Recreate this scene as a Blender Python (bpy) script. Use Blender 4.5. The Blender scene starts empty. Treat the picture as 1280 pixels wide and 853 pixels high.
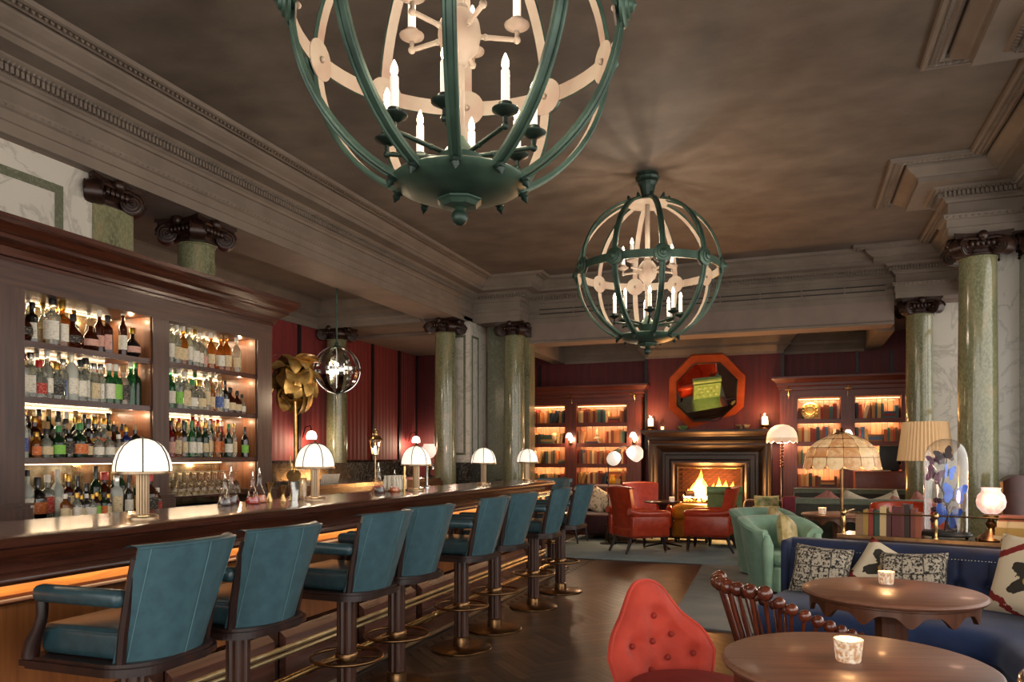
import bpy, bmesh, math, random
from math import sin, cos, pi, radians as R, sqrt, atan2, hypot
from mathutils import Vector, Matrix
random.seed(7)
sc = bpy.context.scene
C = sc.collection

# ------------------------------------------------------------------ camera
cam = bpy.data.cameras.new('camera'); camo = bpy.data.objects.new('camera', cam); C.objects.link(camo)
cam.sensor_width = 36.0; cam.lens = 36.0 * 940 / 1280
cam.shift_y = (570 - 426.5) / 1280.0
camo.location = (0, 0, 1.39); camo.rotation_euler = (R(90), 0, R(20.636))
cam.clip_start = 0.05; cam.clip_end = 100
sc.camera = camo

# ------------------------------------------------------------------ world: soft daylight entering from the open side behind the camera
w = bpy.data.worlds.new('world'); sc.world = w; w.use_nodes = True
bg = w.node_tree.nodes['Background']; bg.inputs[0].default_value = (1.0, 0.94, 0.87, 1); bg.inputs[1].default_value = 2.05

sc.view_settings.view_transform = 'Standard'; sc.view_settings.look = 'None'
sc.view_settings.gamma = 1.0; sc.view_settings.use_curve_mapping = False
sc.view_settings.exposure = 0.6
sc.cycles.caustics_reflective = False; sc.cycles.caustics_refractive = False
sc.cycles.sample_clamp_indirect = 4.0

WARM = (1.0, 0.62, 0.32); WARM2 = (1.0, 0.74, 0.48)
def light(name, kind, loc, energy, color=WARM, size=0.05, size_y=None, rot=(0, 0, 0), parent=None):
    l = bpy.data.lights.new(name, kind); l.energy = energy; l.color = color
    if kind == 'AREA':
        l.shape = 'RECTANGLE'; l.size = size; l.size_y = size_y or size
    else: l.shadow_soft_size = size
    o = bpy.data.objects.new(name, l); C.objects.link(o); o.location = loc; o.rotation_euler = rot; o.parent = parent
    o['kind'] = 'helper'
    return o

# ------------------------------------------------------------------ materials
def srgb(h):
    if isinstance(h, str):
        h = h.lstrip('#'); v = [int(h[i:i+2], 16) / 255 for i in (0, 2, 4)]
    else: v = list(h)
    return tuple((x / 12.92 if x <= .04045 else ((x + .055) / 1.055) ** 2.4) for x in v) + (1.0,)
class N:
    def __init__(s, name):
        s.m = bpy.data.materials.new(name); s.m.use_nodes = True; s.t = s.m.node_tree
        s.b = s.t.nodes['Principled BSDF']
    def new(s, typ, **kw):
        n = s.t.nodes.new(typ)
        for k, v in kw.items(): setattr(n, k, v)
        return n
    def ln(s, a, b): s.t.links.new(a, b)
    def math(s, op, a, b=None, c=None):
        n = s.new('ShaderNodeMath', operation=op)
        for i, x in enumerate((a, b, c)):
            if x is None: continue
            if isinstance(x, (int, float)): n.inputs[i].default_value = x
            else: s.ln(x, n.inputs[i])
        return n.outputs[0]
    def mix(s, f, a, b, mode='MIX'):
        n = s.new('ShaderNodeMix', data_type='RGBA', blend_type=mode)
        for i, x in ((0, f), (6, a), (7, b)):
            if isinstance(x, (int, float)): n.inputs[i].default_value = x
            elif isinstance(x, tuple): n.inputs[i].default_value = x
            else: s.ln(x, n.inputs[i])
        return n.outputs[2]
    def coords(s, scale=(1, 1, 1), kind='Object', rot=(0, 0, 0)):
        tc = s.new('ShaderNodeTexCoord'); mp = s.new('ShaderNodeMapping')
        mp.inputs['Scale'].default_value = scale; mp.inputs['Rotation'].default_value = rot
        s.ln(tc.outputs[kind], mp.inputs[0]); return mp.outputs[0]
    def noise(s, co, scale=5, detail=4, rough=.55, dist=0):
        n = s.new('ShaderNodeTexNoise'); n.inputs['Scale'].default_value = scale; n.inputs['Detail'].default_value = detail
        n.inputs['Roughness'].default_value = rough; n.inputs['Distortion'].default_value = dist; s.ln(co, n.inputs['Vector']); return n.outputs[0]
    def ramp(s, f, *stops):
        n = s.new('ShaderNodeValToRGB'); e = n.color_ramp.elements
        while len(e) < len(stops): e.new(.5)
        for i, (p, col) in enumerate(stops): e[i].position = p; e[i].color = col
        s.ln(f, n.inputs[0]); return n.outputs[0]
    def bump(s, h, st=.3, d=.01):
        n = s.new('ShaderNodeBump'); n.inputs['Strength'].default_value = st; n.inputs['Distance'].default_value = d
        s.ln(h, n.inputs['Height']); s.ln(n.outputs[0], s.b.inputs['Normal'])
    def set(s, **kw):
        for k, v in kw.items():
            i = s.b.inputs[k.replace('_', ' ')]
            if isinstance(v, (int, float, tuple)): i.default_value = v
            else: s.ln(v, i)
        return s.m
MC = {}
def M(name, c1, c2=None, rough=.5, metal=0., scale=8, detail=4, stretch=(1, 1, 1), bump=0., bscale=None, spec=.5, coat=0., sheen=0., rnd=0., lo=.35, hi=.65, dist=0., kind='Object'):
    if name in MC: return MC[name]
    n = N(name); a = srgb(c1); col = a
    if c2:
        f = n.noise(n.coords(stretch, kind), scale, detail, dist=dist)
        col = n.ramp(f, (lo, a), (hi, srgb(c2)))
    if rnd:
        oi = n.new('ShaderNodeObjectInfo')
        h = n.new('ShaderNodeHueSaturation'); n.ln(n.math('MULTIPLY_ADD', oi.outputs['Random'], rnd, 1 - rnd / 2), h.inputs['Value'])
        if isinstance(col, tuple): h.inputs['Color'].default_value = col
        else: n.ln(col, h.inputs['Color'])
        col = h.outputs[0]
    n.set(Base_Color=col, Roughness=rough, Metallic=metal)
    n.b.inputs['Specular IOR Level'].default_value = spec
    if coat: n.b.inputs['Coat Weight'].default_value = coat; n.b.inputs['Coat Roughness'].default_value = .12
    if sheen: n.b.inputs['Sheen Weight'].default_value = sheen; n.b.inputs['Sheen Roughness'].default_value = .4
    if bump: n.bump(n.noise(n.coords(stretch, kind), bscale or scale * 4, 3), bump, .004)
    MC[name] = n.m; return n.m
def WOOD(name, c1, c2, axis='y', rough=.35, scale=3.0, coat=.25, rnd=0., bump=.15):
    st = {'x': (.06, 1, 1), 'y': (1, .06, 1), 'z': (1, 1, .06)}[axis]
    return M(name, c1, c2, rough=rough, scale=scale * 12, detail=6, stretch=st, coat=coat, rnd=rnd, bump=bump, bscale=scale * 20, lo=.3, hi=.72)
def EM(name, col, st, tex=None):
    if name in MC: return MC[name]
    n = N(name); n.set(Base_Color=(.8, .8, .8, 1), Roughness=.6)
    n.b.inputs['Emission Color'].default_value = srgb(col); n.b.inputs['Emission Strength'].default_value = st
    MC[name] = n.m; return n.m
def GLASS(name, col, rough=.03, ior=1.45, tr=1.0):
    if name in MC: return MC[name]
    n = N(name); n.set(Base_Color=srgb(col), Roughness=rough, IOR=ior)
    n.b.inputs['Transmission Weight'].default_value = tr; MC[name] = n.m; return n.m

wood_dk_y = WOOD('dark_wood_lengthwise', '#30170f', '#50291b', 'y', rough=.26)
wood_dk_x = WOOD('dark_wood_crosswise', '#2e1a13', '#4a2a1e', 'x', rough=.28)
wood_dk_z = WOOD('dark_wood_upright', '#2e1a13', '#4c2c20', 'z', rough=.32)
wood_oak_z = WOOD('fumed_oak_upright', '#33201a', '#533629', 'z', rough=.45, coat=.1)
wood_oak_y = WOOD('fumed_oak_lengthwise', '#33201a', '#533629', 'y', rough=.45, coat=.1)
wood_cab = WOOD('warm_cabinet_wood', '#5a3722', '#7d4f30', 'z', rough=.4, coat=.1)
wood_bar_top = WOOD('polished_bar_top', '#3a2118', '#5c3725', 'y', rough=.22, coat=.4, bump=.04)
wood_burl = M('honey_burl_wood', '#8a5a2c', '#b98545', rough=.35, scale=4, stretch=(1, .35, 2.2), detail=6, dist=3.5, coat=.3, lo=.3, hi=.7)
wood_front = WOOD('bar_front_wood', '#7c4722', '#9c6032', 'z', rough=.35)
wood_mah_x = WOOD('mahogany_crosswise', '#481c12', '#6c3020', 'x', rough=.42, coat=.08)
wood_mah_z = WOOD('mahogany_upright', '#481c12', '#6c3020', 'z', rough=.42, coat=.08)
wood_table = WOOD('table_walnut', '#6a4231', '#855a44', 'x', rough=.5, coat=.05, bump=.05)
wood_table_dk = WOOD('table_apron_walnut', '#47291b', '#6a4029', 'z', rough=.35)
wood_chair = M('red_brown_turned_wood', '#4c2216', '#6d3420', rough=.2, scale=14, stretch=(1, 1, .3), coat=.5)
wood_legs = M('dark_chair_leg_wood', '#1c0e0b', '#301812', rough=.38, scale=20, stretch=(1, 1, .2))
wood_mantel = WOOD('black_mantel_wood', '#1a100e', '#33221c', 'z', rough=.5, coat=.05)
wood_mantel_x = WOOD('black_mantel_wood_crosswise', '#1a100e', '#33221c', 'x', rough=.5, coat=.05)
wood_back = WOOD('bookcase_back_board', '#8a5a38', '#a8744c', 'z', rough=.5, rnd=.25)
plaster = M('taupe_plaster', '#6f6358', '#7c7064', rough=.7, scale=3)
plaster_soffit = M('taupe_soffit_plaster', '#7a695f', '#86756a', rough=.7, scale=3)
ceil_m = M('mottled_ceiling_paint', '#453b34', '#72665b', rough=.65, scale=2.6, detail=12, stretch=(.85, 1.1, 1), bump=.25, bscale=45, lo=.22, hi=.8)
red_fab = M('oxblood_wall_fabric', '#6e1c1d', '#822524', rough=.65, scale=22, stretch=(1, 1, .05), sheen=.3)
red_fab_dk = M('deep_wine_wall_fabric', '#481016', '#5c161b', rough=.65, scale=22, stretch=(1, 1, .05), sheen=.3)
seam_m = M('dark_wall_batten', '#120c0c', rough=.5)
def marble(name, base, vein, sc_=3.0, w=.06, rough=.2):
    n = N(name); co = n.coords()
    f = n.noise(co, sc_, 7, .6, 1.6)
    d = n.math('ABSOLUTE', n.math('SUBTRACT', f, .5))
    v = n.ramp(d, (0, srgb(vein)), (w, srgb(base)))
    g = n.noise(co, sc_ * 2.3, 5)
    n.set(Base_Color=n.mix(n.math('MULTIPLY', g, .22), v, srgb(vein)), Roughness=rough); return n.m
marble_white = marble('white_veined_marble', '#ccc6ba', '#b0aa9f', 2.0, .04)
marble_black = marble('black_veined_marble', '#14110f', '#6c665e', 5, .015, .12)
def green_marble():
    n = N('olive_green_marble'); co = n.coords((1, 1, .35))
    f = n.noise(co, 5, 8, .6, .8); g = n.noise(n.coords((1, 1, .6)), 60, 4)
    a = n.ramp(f, (.3, srgb('#4f5038')), (.5, srgb('#6f7052')), (.68, srgb('#8a7c58')))
    b = n.mix(n.ramp(g, (.42, (0, 0, 0, 1)), (.62, (1, 1, 1, 1))), a, srgb('#8f9074'))
    n.set(Base_Color=n.mix(.55, a, b), Roughness=.13); n.b.inputs['Coat Weight'].default_value = .3; return n.m
marble_green = green_marble()
marble_grey_green = marble('grey_green_marble', '#7d7f6c', '#5d604e', 14, .2, .25)
cap_m = M('bronzed_capital', '#1f120d', '#3b231a', rough=.35, scale=20, metal=.25)
blue_leather = M('teal_blue_leather', '#38535c', '#416069', rough=.36, scale=18, bump=.12, bscale=220, coat=.1)
blue_dark = M('dark_teal_leather', '#243a41', '#2c474f', rough=.3, scale=30, bump=.1, bscale=220)
seam_leather = M('teal_leather_stitch', '#54767e', rough=.5)
red_leather = M('scarlet_leather', '#a8321a', '#c04526', rough=.32, scale=14, bump=.08, bscale=150, coat=.15)
red_velvet = M('coral_red_velvet', '#a5301e', '#b93a26', rough=.8, scale=10, sheen=.25, bump=.05, bscale=300)
red_velvet_dk = M('deep_red_velvet', '#7c1d13', '#8e2418', rough=.8, scale=10)
green_velvet = M('sea_green_velvet', '#789c88', '#88ab97', rough=.8, scale=8, sheen=.2, bump=.05, bscale=300)
green_pale = M('pale_green_leather', '#6c9a6a', '#7dac78', rough=.4, scale=12)
green_grey = M('grey_green_upholstery', '#5b6656', '#6a7664', rough=.6, scale=12, sheen=.4)
green_grey_dk = M('dark_olive_upholstery', '#2c2f28', '#393c33', rough=.7, scale=12, sheen=.3)
navy_velvet = M('navy_blue_velvet', '#101a36', '#18284e', rough=.75, scale=8, sheen=.15, bump=.05, bscale=300)
navy_seat = M('navy_blue_velvet_seat', '#182b56', '#24406f', rough=.7, scale=5, sheen=.2, bump=.05, bscale=300)
maroon_up = M('maroon_upholstery', '#35121a', '#451a22', rough=.7, scale=12, sheen=.4)
purple_up = M('plum_upholstery', '#331522', '#451d2e', rough=.7, scale=12, sheen=.4)
mustard_lt = M('mustard_leather', '#ad7412', '#c98e1e', rough=.35, scale=12, coat=.2)
brown_lt = M('oxblood_brown_leather', '#3a1712', '#4c2018', rough=.42, scale=12, coat=.05)
pink_fab = M('pink_cushion_cloth', '#a06a60', '#b67c70', rough=.8, scale=20)
cream_fab = M('cream_cushion_cloth', '#c9bda4', '#b5a88e', rough=.8, scale=20)
rose_up = M('dusty_rose_upholstery', '#7a2438', '#8a2e44', rough=.7, scale=12)
brass = M('polished_brass', '#c8aa74', '#a8895a', rough=.26, metal=1, scale=12)
brass_ant = M('antique_brass', '#8a6a48', '#6a4e34', rough=.3, metal=1, scale=14)
brass_lt = M('satin_nickel_brass', '#a08c74', '#8a765e', rough=.32, metal=1, scale=30, stretch=(1, 1, .1))
gold_m = M('hammered_gold_leaf', '#e6c47c', '#b88f48', rough=.4, metal=.75, scale=12)
silver = M('polished_silver', '#c8c8c4', rough=.12, metal=1)
iron = M('black_iron', '#15120f', '#241d18', rough=.45, metal=.6, scale=20)
verd = M('verdigris_green_metal', '#263b31', '#56705f', rough=.42, scale=4, metal=.35, lo=.3, hi=.75)
verd_dk = M('dark_verdigris_metal', '#172621', '#2c4035', rough=.4, scale=6, metal=.4)
pale_m = M('chalky_white_paint_on_metal', '#80776a', '#72594e', rough=.6, scale=5, lo=.4, hi=.8)
wax = EM('lit_candle_sleeve', '#ffdcb4', .28)
bulb_m = EM('lit_bulb', '#ffd9a8', 14.0)
rug_m = None
black_pl = M('black_matte', '#0c0b0a', rough=.5)
paper_m = M('book_page_paper', '#c9b48e', '#b39c74', rough=.9, scale=60, stretch=(1, 1, 8))
def thin_glass():
    n = N('thin_clear_glass'); tr = n.new('ShaderNodeBsdfTransparent'); gl = n.new('ShaderNodeBsdfGlossy'); gl.inputs['Roughness'].default_value = .03
    lw = n.new('ShaderNodeLayerWeight'); lw.inputs[0].default_value = .35; mx = n.new('ShaderNodeMixShader')
    n.ln(n.math('MULTIPLY_ADD', lw.outputs['Facing'], .45, .04), mx.inputs[0]); n.ln(tr.outputs[0], mx.inputs[1]); n.ln(gl.outputs[0], mx.inputs[2])
    n.ln(mx.outputs[0], n.t.nodes['Material Output'].inputs[0]); return n.m
thin_m = thin_glass()
# ------------------------------------------------------------------ mesh builder
class MB:
    def __init__(s): s.v = []; s.f = []; s.sm = []; s.mi = []; s.cur = 0; s.T = None
    def add(s, vs, fs, smooth=False):
        o = len(s.v)
        if s.T is not None: vs = [tuple(s.T @ Vector(p)) for p in vs]
        s.v += [tuple(p) for p in vs]; s.f += [tuple(i + o for i in f) for f in fs]
        s.sm += [smooth] * len(fs); s.mi += [s.cur] * len(fs); return s
    def box(s, x0, x1, y0, y1, z0, z1):
        vs = [(x, y, z) for z in (z0, z1) for x, y in ((x0, y0), (x1, y0), (x1, y1), (x0, y1))]
        return s.add(vs, [(3, 2, 1, 0), (4, 5, 6, 7), (0, 1, 5, 4), (1, 2, 6, 5), (2, 3, 7, 6), (3, 0, 4, 7)])
    def rbox(s, x0, x1, y0, y1, z0, z1, r=.02, seg=3):
        bm = bmesh.new(); bmesh.ops.create_cube(bm, size=1)
        bmesh.ops.scale(bm, vec=(x1 - x0, y1 - y0, z1 - z0), verts=bm.verts)
        bmesh.ops.translate(bm, vec=((x0 + x1) / 2, (y0 + y1) / 2, (z0 + z1) / 2), verts=bm.verts)
        r = min(r, .499 * min(x1 - x0, y1 - y0, z1 - z0))
        bmesh.ops.bevel(bm, geom=list(bm.edges), offset=r, segments=seg, profile=.5, affect='EDGES')
        bm.verts.index_update()
        s.add([v.co[:] for v in bm.verts], [tuple(v.index for v in f.verts) for f in bm.faces], True); bm.free(); return s
    def lathe(s, prof, n=16, c=(0, 0, 0), a0=0, a1=2 * pi, smooth=True, sq=None):
        full = abs(a1 - a0 - 2 * pi) < 1e-6; m = n if full else n + 1
        vs = []
        for r, z in prof:
            for k in range(m):
                a = a0 + (a1 - a0) * k / n
                q = 1 if sq is None else (abs(cos(a)) ** sq + abs(sin(a)) ** sq) ** (-1 / sq)
                vs.append((c[0] + r * q * cos(a), c[1] + r * q * sin(a), c[2] + z))
        fs = []
        for i in range(len(prof) - 1):
            for k in range(n):
                k2 = (k + 1) % m
                fs.append((i * m + k, i * m + k2, (i + 1) * m + k2, (i + 1) * m + k))
        if full:
            if prof[0][0] > 1e-5: fs.append(tuple(reversed(range(m))))
            if prof[-1][0] > 1e-5: fs.append(tuple((len(prof) - 1) * m + k for k in range(m)))
        return s.add(vs, fs, smooth)
    def tube(s, pts, r, n=8, cap=True, closed=False, smooth=True, flat=None):
        P = [Vector(p) for p in pts]; L = len(P); rs = r if isinstance(r, (list, tuple)) else [r] * L
        vs = []; up = None
        for i, p in enumerate(P):
            if closed: t = (P[(i + 1) % L] - P[i - 1])
            else: t = (P[min(i + 1, L - 1)] - P[max(i - 1, 0)])
            if t.length < 1e-9: t = Vector((0, 0, 1))
            t.normalize()
            if up is None:
                up = Vector((0, 0, 1)) if abs(t.z) < .9 else Vector((1, 0, 0))
            x = up - t * up.dot(t)
            if x.length < 1e-6: x = t.orthogonal()
            x.normalize(); y = t.cross(x); up = x
            for k in range(n):
                a = 2 * pi * (k + .5) / n
                fx, fy = flat if flat else (1, 1)
                vs.append(p + (x * cos(a) * fx + y * sin(a) * fy) * rs[i])
        fs = []
        for i in range(L if closed else L - 1):
            j = (i + 1) % L
            for k in range(n):
                k2 = (k + 1) % n; fs.append((i * n + k, i * n + k2, j * n + k2, j * n + k))
        if cap and not closed:
            fs.append(tuple(reversed(range(n)))); fs.append(tuple((L - 1) * n + k for k in range(n)))
        return s.add(vs, fs, smooth)
    def cyl(s, p0, p1, r, n=10): return s.tube([p0, p1], r, n)
    def sphere(s, c, r, n=12, m=8):
        rx, ry, rz = r if isinstance(r, (tuple, list)) else (r, r, r)
        vs = [(c[0], c[1], c[2] - rz)]; fs = []
        for i in range(1, m):
            t = -pi / 2 + pi * i / m
            for k in range(n): a = 2 * pi * k / n; vs.append((c[0] + rx * cos(t) * cos(a), c[1] + ry * cos(t) * sin(a), c[2] + rz * sin(t)))
        vs.append((c[0], c[1], c[2] + rz)); top = len(vs) - 1
        for k in range(n):
            k2 = (k + 1) % n; fs.append((0, 1 + k2, 1 + k)); fs.append((top, 1 + (m - 2) * n + k, 1 + (m - 2) * n + k2))
            for i in range(m - 2): fs.append((1 + i * n + k, 1 + i * n + k2, 1 + (i + 1) * n + k2, 1 + (i + 1) * n + k))
        return s.add(vs, fs, True)
    def grid(s, nu, nv, fn, closeu=False, smooth=True):
        vs = [fn(i / (nu if closeu else nu - 1), j / (nv - 1)) for j in range(nv) for i in range(nu)]; fs = []
        for j in range(nv - 1):
            for i in range(nu if closeu else nu - 1):
                i2 = (i + 1) % nu; fs.append((j * nu + i, j * nu + i2, (j + 1) * nu + i2, (j + 1) * nu + i))
        return s.add(vs, fs, smooth)
    def poly(s, pts, z0, z1, smooth=False):
        n = len(pts); vs = [(x, y, z0) for x, y in pts] + [(x, y, z1) for x, y in pts]
        fs = [tuple(reversed(range(n))), tuple(range(n, 2 * n))] + [(k, (k + 1) % n, n + (k + 1) % n, n + k) for k in range(n)]
        return s.add(vs, fs, smooth)
    def sweep(s, prof, path, closed=False, smooth=False, cap=True):
        """prof: (offset to the LEFT of travel, z); path: plan points; mitred corners"""
        P = [Vector(p) for p in path]; L = len(P); m = len(prof); vs = []
        for i, p in enumerate(P):
            a = (p - P[i - 1]).normalized() if (i > 0 or closed) else None
            b = (P[(i + 1) % L] - p).normalized() if (i < L - 1 or closed) else None
            if a is None: a = b
            if b is None: b = a
            na = Vector((-a.y, a.x)); nb = Vector((-b.y, b.x)); q = na + nb
            q = q / max(.2, (1 + na.dot(nb)))
            for o, z in prof: vs.append((p.x + q.x * o, p.y + q.y * o, z))
        fs = []
        for i in range(L if closed else L - 1):
            j = (i + 1) % L
            for k in range(m - 1): fs.append((i * m + k, j * m + k, j * m + k + 1, i * m + k + 1))
        if cap and not closed:
            fs.append(tuple(range(m))); fs.append(tuple(reversed([(L - 1) * m + k for k in range(m)])))
        return s.add(vs, fs, smooth)
    def mesh(s, name, mats):
        me = bpy.data.meshes.new(name); me.from_pydata(s.v, [], s.f)
        for m in (mats if isinstance(mats, (list, tuple)) else [mats]): me.materials.append(m)
        me.polygons.foreach_set('use_smooth', s.sm); me.polygons.foreach_set('material_index', s.mi)
        bm = bmesh.new(); bm.from_mesh(me); bmesh.ops.recalc_face_normals(bm, faces=bm.faces); bm.to_mesh(me); bm.free()
        if any(s.sm):
            try: me.set_sharp_from_angle(angle=R(48))
            except Exception: pass
        me.update(); return me
    def build(s, name, mats, parent=None, loc=None, rot=None):
        o = bpy.data.objects.new(name, s.mesh(name, mats)); C.objects.link(o); o.parent = parent
        if loc is not None: o.location = loc
        if rot is not None: o.rotation_euler = rot
        return o
def tag(o, label=None, cat=None, group=None, kind=None):
    if label: o['label'] = label
    if cat: o['category'] = cat
    if group: o['group'] = group
    if kind: o['kind'] = kind
    return o
def thing(name, label, cat, loc=(0, 0, 0), rz=0, group=None, kind=None):
    o = bpy.data.objects.new(name, None); C.objects.link(o); o.location = loc; o.rotation_euler = (0, 0, rz)
    o.empty_display_size = .05
    return tag(o, label, cat, group, kind)
KIDS = {}
def copy_tree(root, loc, rz=None, label=None, group=None, parent=None):
    c = root.copy(); C.objects.link(c); c.parent = parent
    if loc is not None: c.location = loc
    if rz is not None: c.rotation_euler = (0, 0, rz)
    if label: c['label'] = label
    if group: c['group'] = group
    for ch in root.children:
        d = ch.copy(); C.objects.link(d); d.parent = c
        for g in ch.children:
            e = g.copy(); C.objects.link(e); e.parent = d
    return c
def dupm(o, loc, rz=None, parent=None):
    c = o.copy(); C.objects.link(c)
    if loc is not None: c.location = loc
    if rz is not None: c.rotation_euler = (0, 0, rz)
    if parent is not None: c.parent = parent
    return c
def struct(name, mb, mat, label, parent=None):
    o = mb.build(name, mat, parent)
    if parent is None: tag(o, label, None, None, 'structure')
    return o
ORD = ['first', 'second', 'third', 'fourth', 'fifth', 'sixth', 'seventh', 'eighth', 'ninth', 'tenth', 'eleventh', 'twelfth', 'thirteenth', 'fourteenth', 'fifteenth', 'sixteenth', 'seventeenth', 'eighteenth', 'nineteenth', 'twentieth', 'twenty-first', 'twenty-second', 'twenty-third', 'twenty-fourth', 'twenty-fifth', 'twenty-sixth', 'twenty-seventh', 'twenty-eighth']
def arc(cx, cy, r, a0, a1, n): return [(cx + r * cos(a0 + (a1 - a0) * k / n), cy + r * sin(a0 + (a1 - a0) * k / n)) for k in range(n + 1)]
# ================================================================== THE SETTING
def plank_mat():
    n = N('herringbone_plank'); oi = n.new('ShaderNodeObjectInfo')
    f = n.noise(n.coords((.08, 1, 1)), 40, 6)
    a = n.ramp(f, (.3, srgb('#352820')), (.7, srgb('#544234')))
    h = n.new('ShaderNodeHueSaturation'); n.ln(n.math('MULTIPLY_ADD', oi.outputs['Random'], .9, .6), h.inputs['Value']); n.ln(a, h.inputs['Color'])
    n.set(Base_Color=h.outputs[0], Roughness=.33); n.b.inputs['Coat Weight'].default_value = .06
    n.bump(f, .15, .003); return n.m
plank_m = plank_mat()
floor_m = WOOD('dark_floorboard', '#2a1f19', '#3e3027', 'y', rough=.3)
fl = MB().box(-7.2, 4.2, -3.2, 13.4, -.06, -.006)
floor = struct('floor', fl, floor_m, 'dark brown herringbone parquet floor of the bar room')
# herringbone planks: axis of the zigzag along the room
PL, PW = .45, .09
pm = MB().box(-PL / 2 + .001, PL / 2 - .001, -PW / 2 + .001, PW / 2 - .001, -.02, 0).mesh('plank', plank_m)
planks = []
s2 = sqrt(.5)
k = 5  # plank length / width
for i in range(-60, 120):
    for j in range(-14, 14):
        for o in (0, 1):
            # herringbone lattice in plank-width units
            if o == 0: cx, cy = i + j * k + k / 2, i - j * k + .5; ang = 0
            else: cx, cy = i + j * k + .5 + k, i - j * k - k / 2 + 1 ; ang = pi / 2
            x, y = cx * PW, cy * PW
            X = (x - y) * s2 * 1.0 - .9; Y = (x + y) * s2
            if -2.60 < X < 2.0 and 1.0 < Y < 10.2:
                planks.append((X, Y, ang + pi / 4))
def seen(X, Y):
    d = -X * .3525 + Y * .9358; u = 640 + 940 * (X * .9358 + Y * .3525) / d; v = 570 + 940 * 1.39 / d
    return 0 < u < 1280 and v < 860 and d > 0
vis = [p for p in planks if seen(p[0], p[1]) and p[0] < 0.05]
vis.sort(key=lambda p: hypot(p[0], p[1])); near = vis[:300]; ns = set(near)
for X, Y, a in near:
    o = bpy.data.objects.new('plank', pm); C.objects.link(o); o.parent = floor; o.location = (X, Y, 0); o.rotation_euler = (0, 0, a)
mb = MB()
for X, Y, a in planks:
    if (X, Y, a) in ns: continue
    mb.T = Matrix.Translation((X, Y, 0)) @ Matrix.Rotation(a, 4, 'Z')
    mb.box(-PL / 2 + .001, PL / 2 - .001, -PW / 2 + .001, PW / 2 - .001, -.02, -.0005)
mb.T = None
tag(mb.build('plank_field', plank_m, floor), kind='stuff')
# border strip along the bar
tile_m = M('stone_floor_border', '#8e7d62', '#a8967a', rough=.35, scale=7)
MB().box(-2.9, -2.625, -1, 8.9, -.02, .002).build('border_strip', tile_m, floor)
MB().box(-2.625, -2.60, -1, 8.9, -.02, .004).build('border_inlay', M('dark_inlay', '#1c130f', rough=.4), floor)

ceiling = struct('ceiling', MB().box(-4.7, 4.2, -3.2, 11.0, 3.99, 4.15), ceil_m, 'mottled taupe plaster ceiling over the main room')
ceiling_bay = struct('ceiling_bay', MB().box(-7.2, -4.9, -3.2, 10.2, 3.75, 3.9), plaster, 'lower plaster ceiling of the side bay behind the bar')
ceiling_alcove = struct('ceiling_alcove', MB().box(-7.2, 2.6, 11.0, 13.4, 3.36, 3.5), plaster_soffit, 'low plaster ceiling over the fireplace alcove')

# entablature running round the room (room on the left of travel)
PATH = [(1.92, -3), (1.92, 4.85), (1.31, 4.85), (1.31, 5.14), (1.92, 5.14), (1.92, 7.86), (1.31, 7.86), (1.31, 8.14), (1.92, 8.14), (1.92, 10.7), (1.2, 10.7), (1.2, 10.86), (-3.83, 10.86), (-3.83, 10.51), (-4.6, 10.51), (-4.6, -3)]
prof = [(-.05, 3.40), (0, 3.40), (0, 3.475), (.012, 3.48), (.012, 3.545), (.03, 3.555), (.045, 3.585), (.045, 3.592), (.0, 3.60), (.0, 3.70), (.02, 3.705), (.03, 3.725), (.045, 3.735), (.045, 3.745), (.05, 3.745), (.05, 3.79), (.10, 3.795), (.13, 3.815), (.14, 3.825), (.28, 3.83), (.28, 3.875), (.30, 3.88), (.31, 3.895), (.35, 3.92), (.38, 3.945), (.385, 3.965), (.385, 3.992)]
ent = struct('trim_1', MB().sweep(prof, PATH), plaster, 'moulded taupe plaster entablature with dentils running round the room')
# dentils, egg-and-dart and carved beads, far below ten pixels each
def along(path, off, pitch):
    P = [Vector(p) for p in path]
    for i in range(len(P) - 1):
        t = P[i + 1] - P[i]; L = t.length; t.normalize(); n = Vector((-t.y, t.x))
        cv0 = cv1 = 0
        if i > 0:
            a = (P[i] - P[i - 1]).normalized(); cv0 = off * (1 if a.x * t.y - a.y * t.x > 0 else -1)
        if i < len(P) - 2:
            b = (P[i + 2] - P[i + 1]).normalized(); cv1 = off * (1 if t.x * b.y - t.y * b.x > 0 else -1)
        s0, s1 = cv0, L - cv1; m = int((s1 - s0) / pitch)
        for k in range(max(0, m)):
            s = s0 + (k + .5) * (s1 - s0) / m; p = P[i] + t * s + n * off
            if p.y > 1.2: yield p, atan2(t.y, t.x)
mb = MB()
for p, a in along(PATH, .05, .034):
    mb.T = Matrix.Translation((p.x, p.y, 0)) @ Matrix.Rotation(a, 4, 'Z'); mb.box(-.010, .010, -.01, .035, 3.748, 3.79)
mb.T = None
tag(mb.build('dentils', plaster, ent), kind='stuff')
def octa(mb, p, a, rx, ry, rz, z):
    mb.T = Matrix.Translation((p.x, p.y, z)) @ Matrix.Rotation(a, 4, 'Z')
    mb.add([(rx, 0, 0), (-rx, 0, 0), (0, ry, 0), (0, -ry, 0), (0, 0, rz), (0, 0, -rz)], [(0, 2, 4), (2, 1, 4), (1, 3, 4), (3, 0, 4), (2, 0, 5), (1, 2, 5), (3, 1, 5), (0, 3, 5)]); mb.T = None
mb = MB()
for p, a in along(PATH, .10, .034): octa(mb, p, a, .014, .025, .016, 3.80)
for p, a in along(PATH, .035, .05): octa(mb, p, a, .019, .014, .014, 3.567)
tag(mb.build('egg_and_dart', plaster, ent), kind='stuff')
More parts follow.
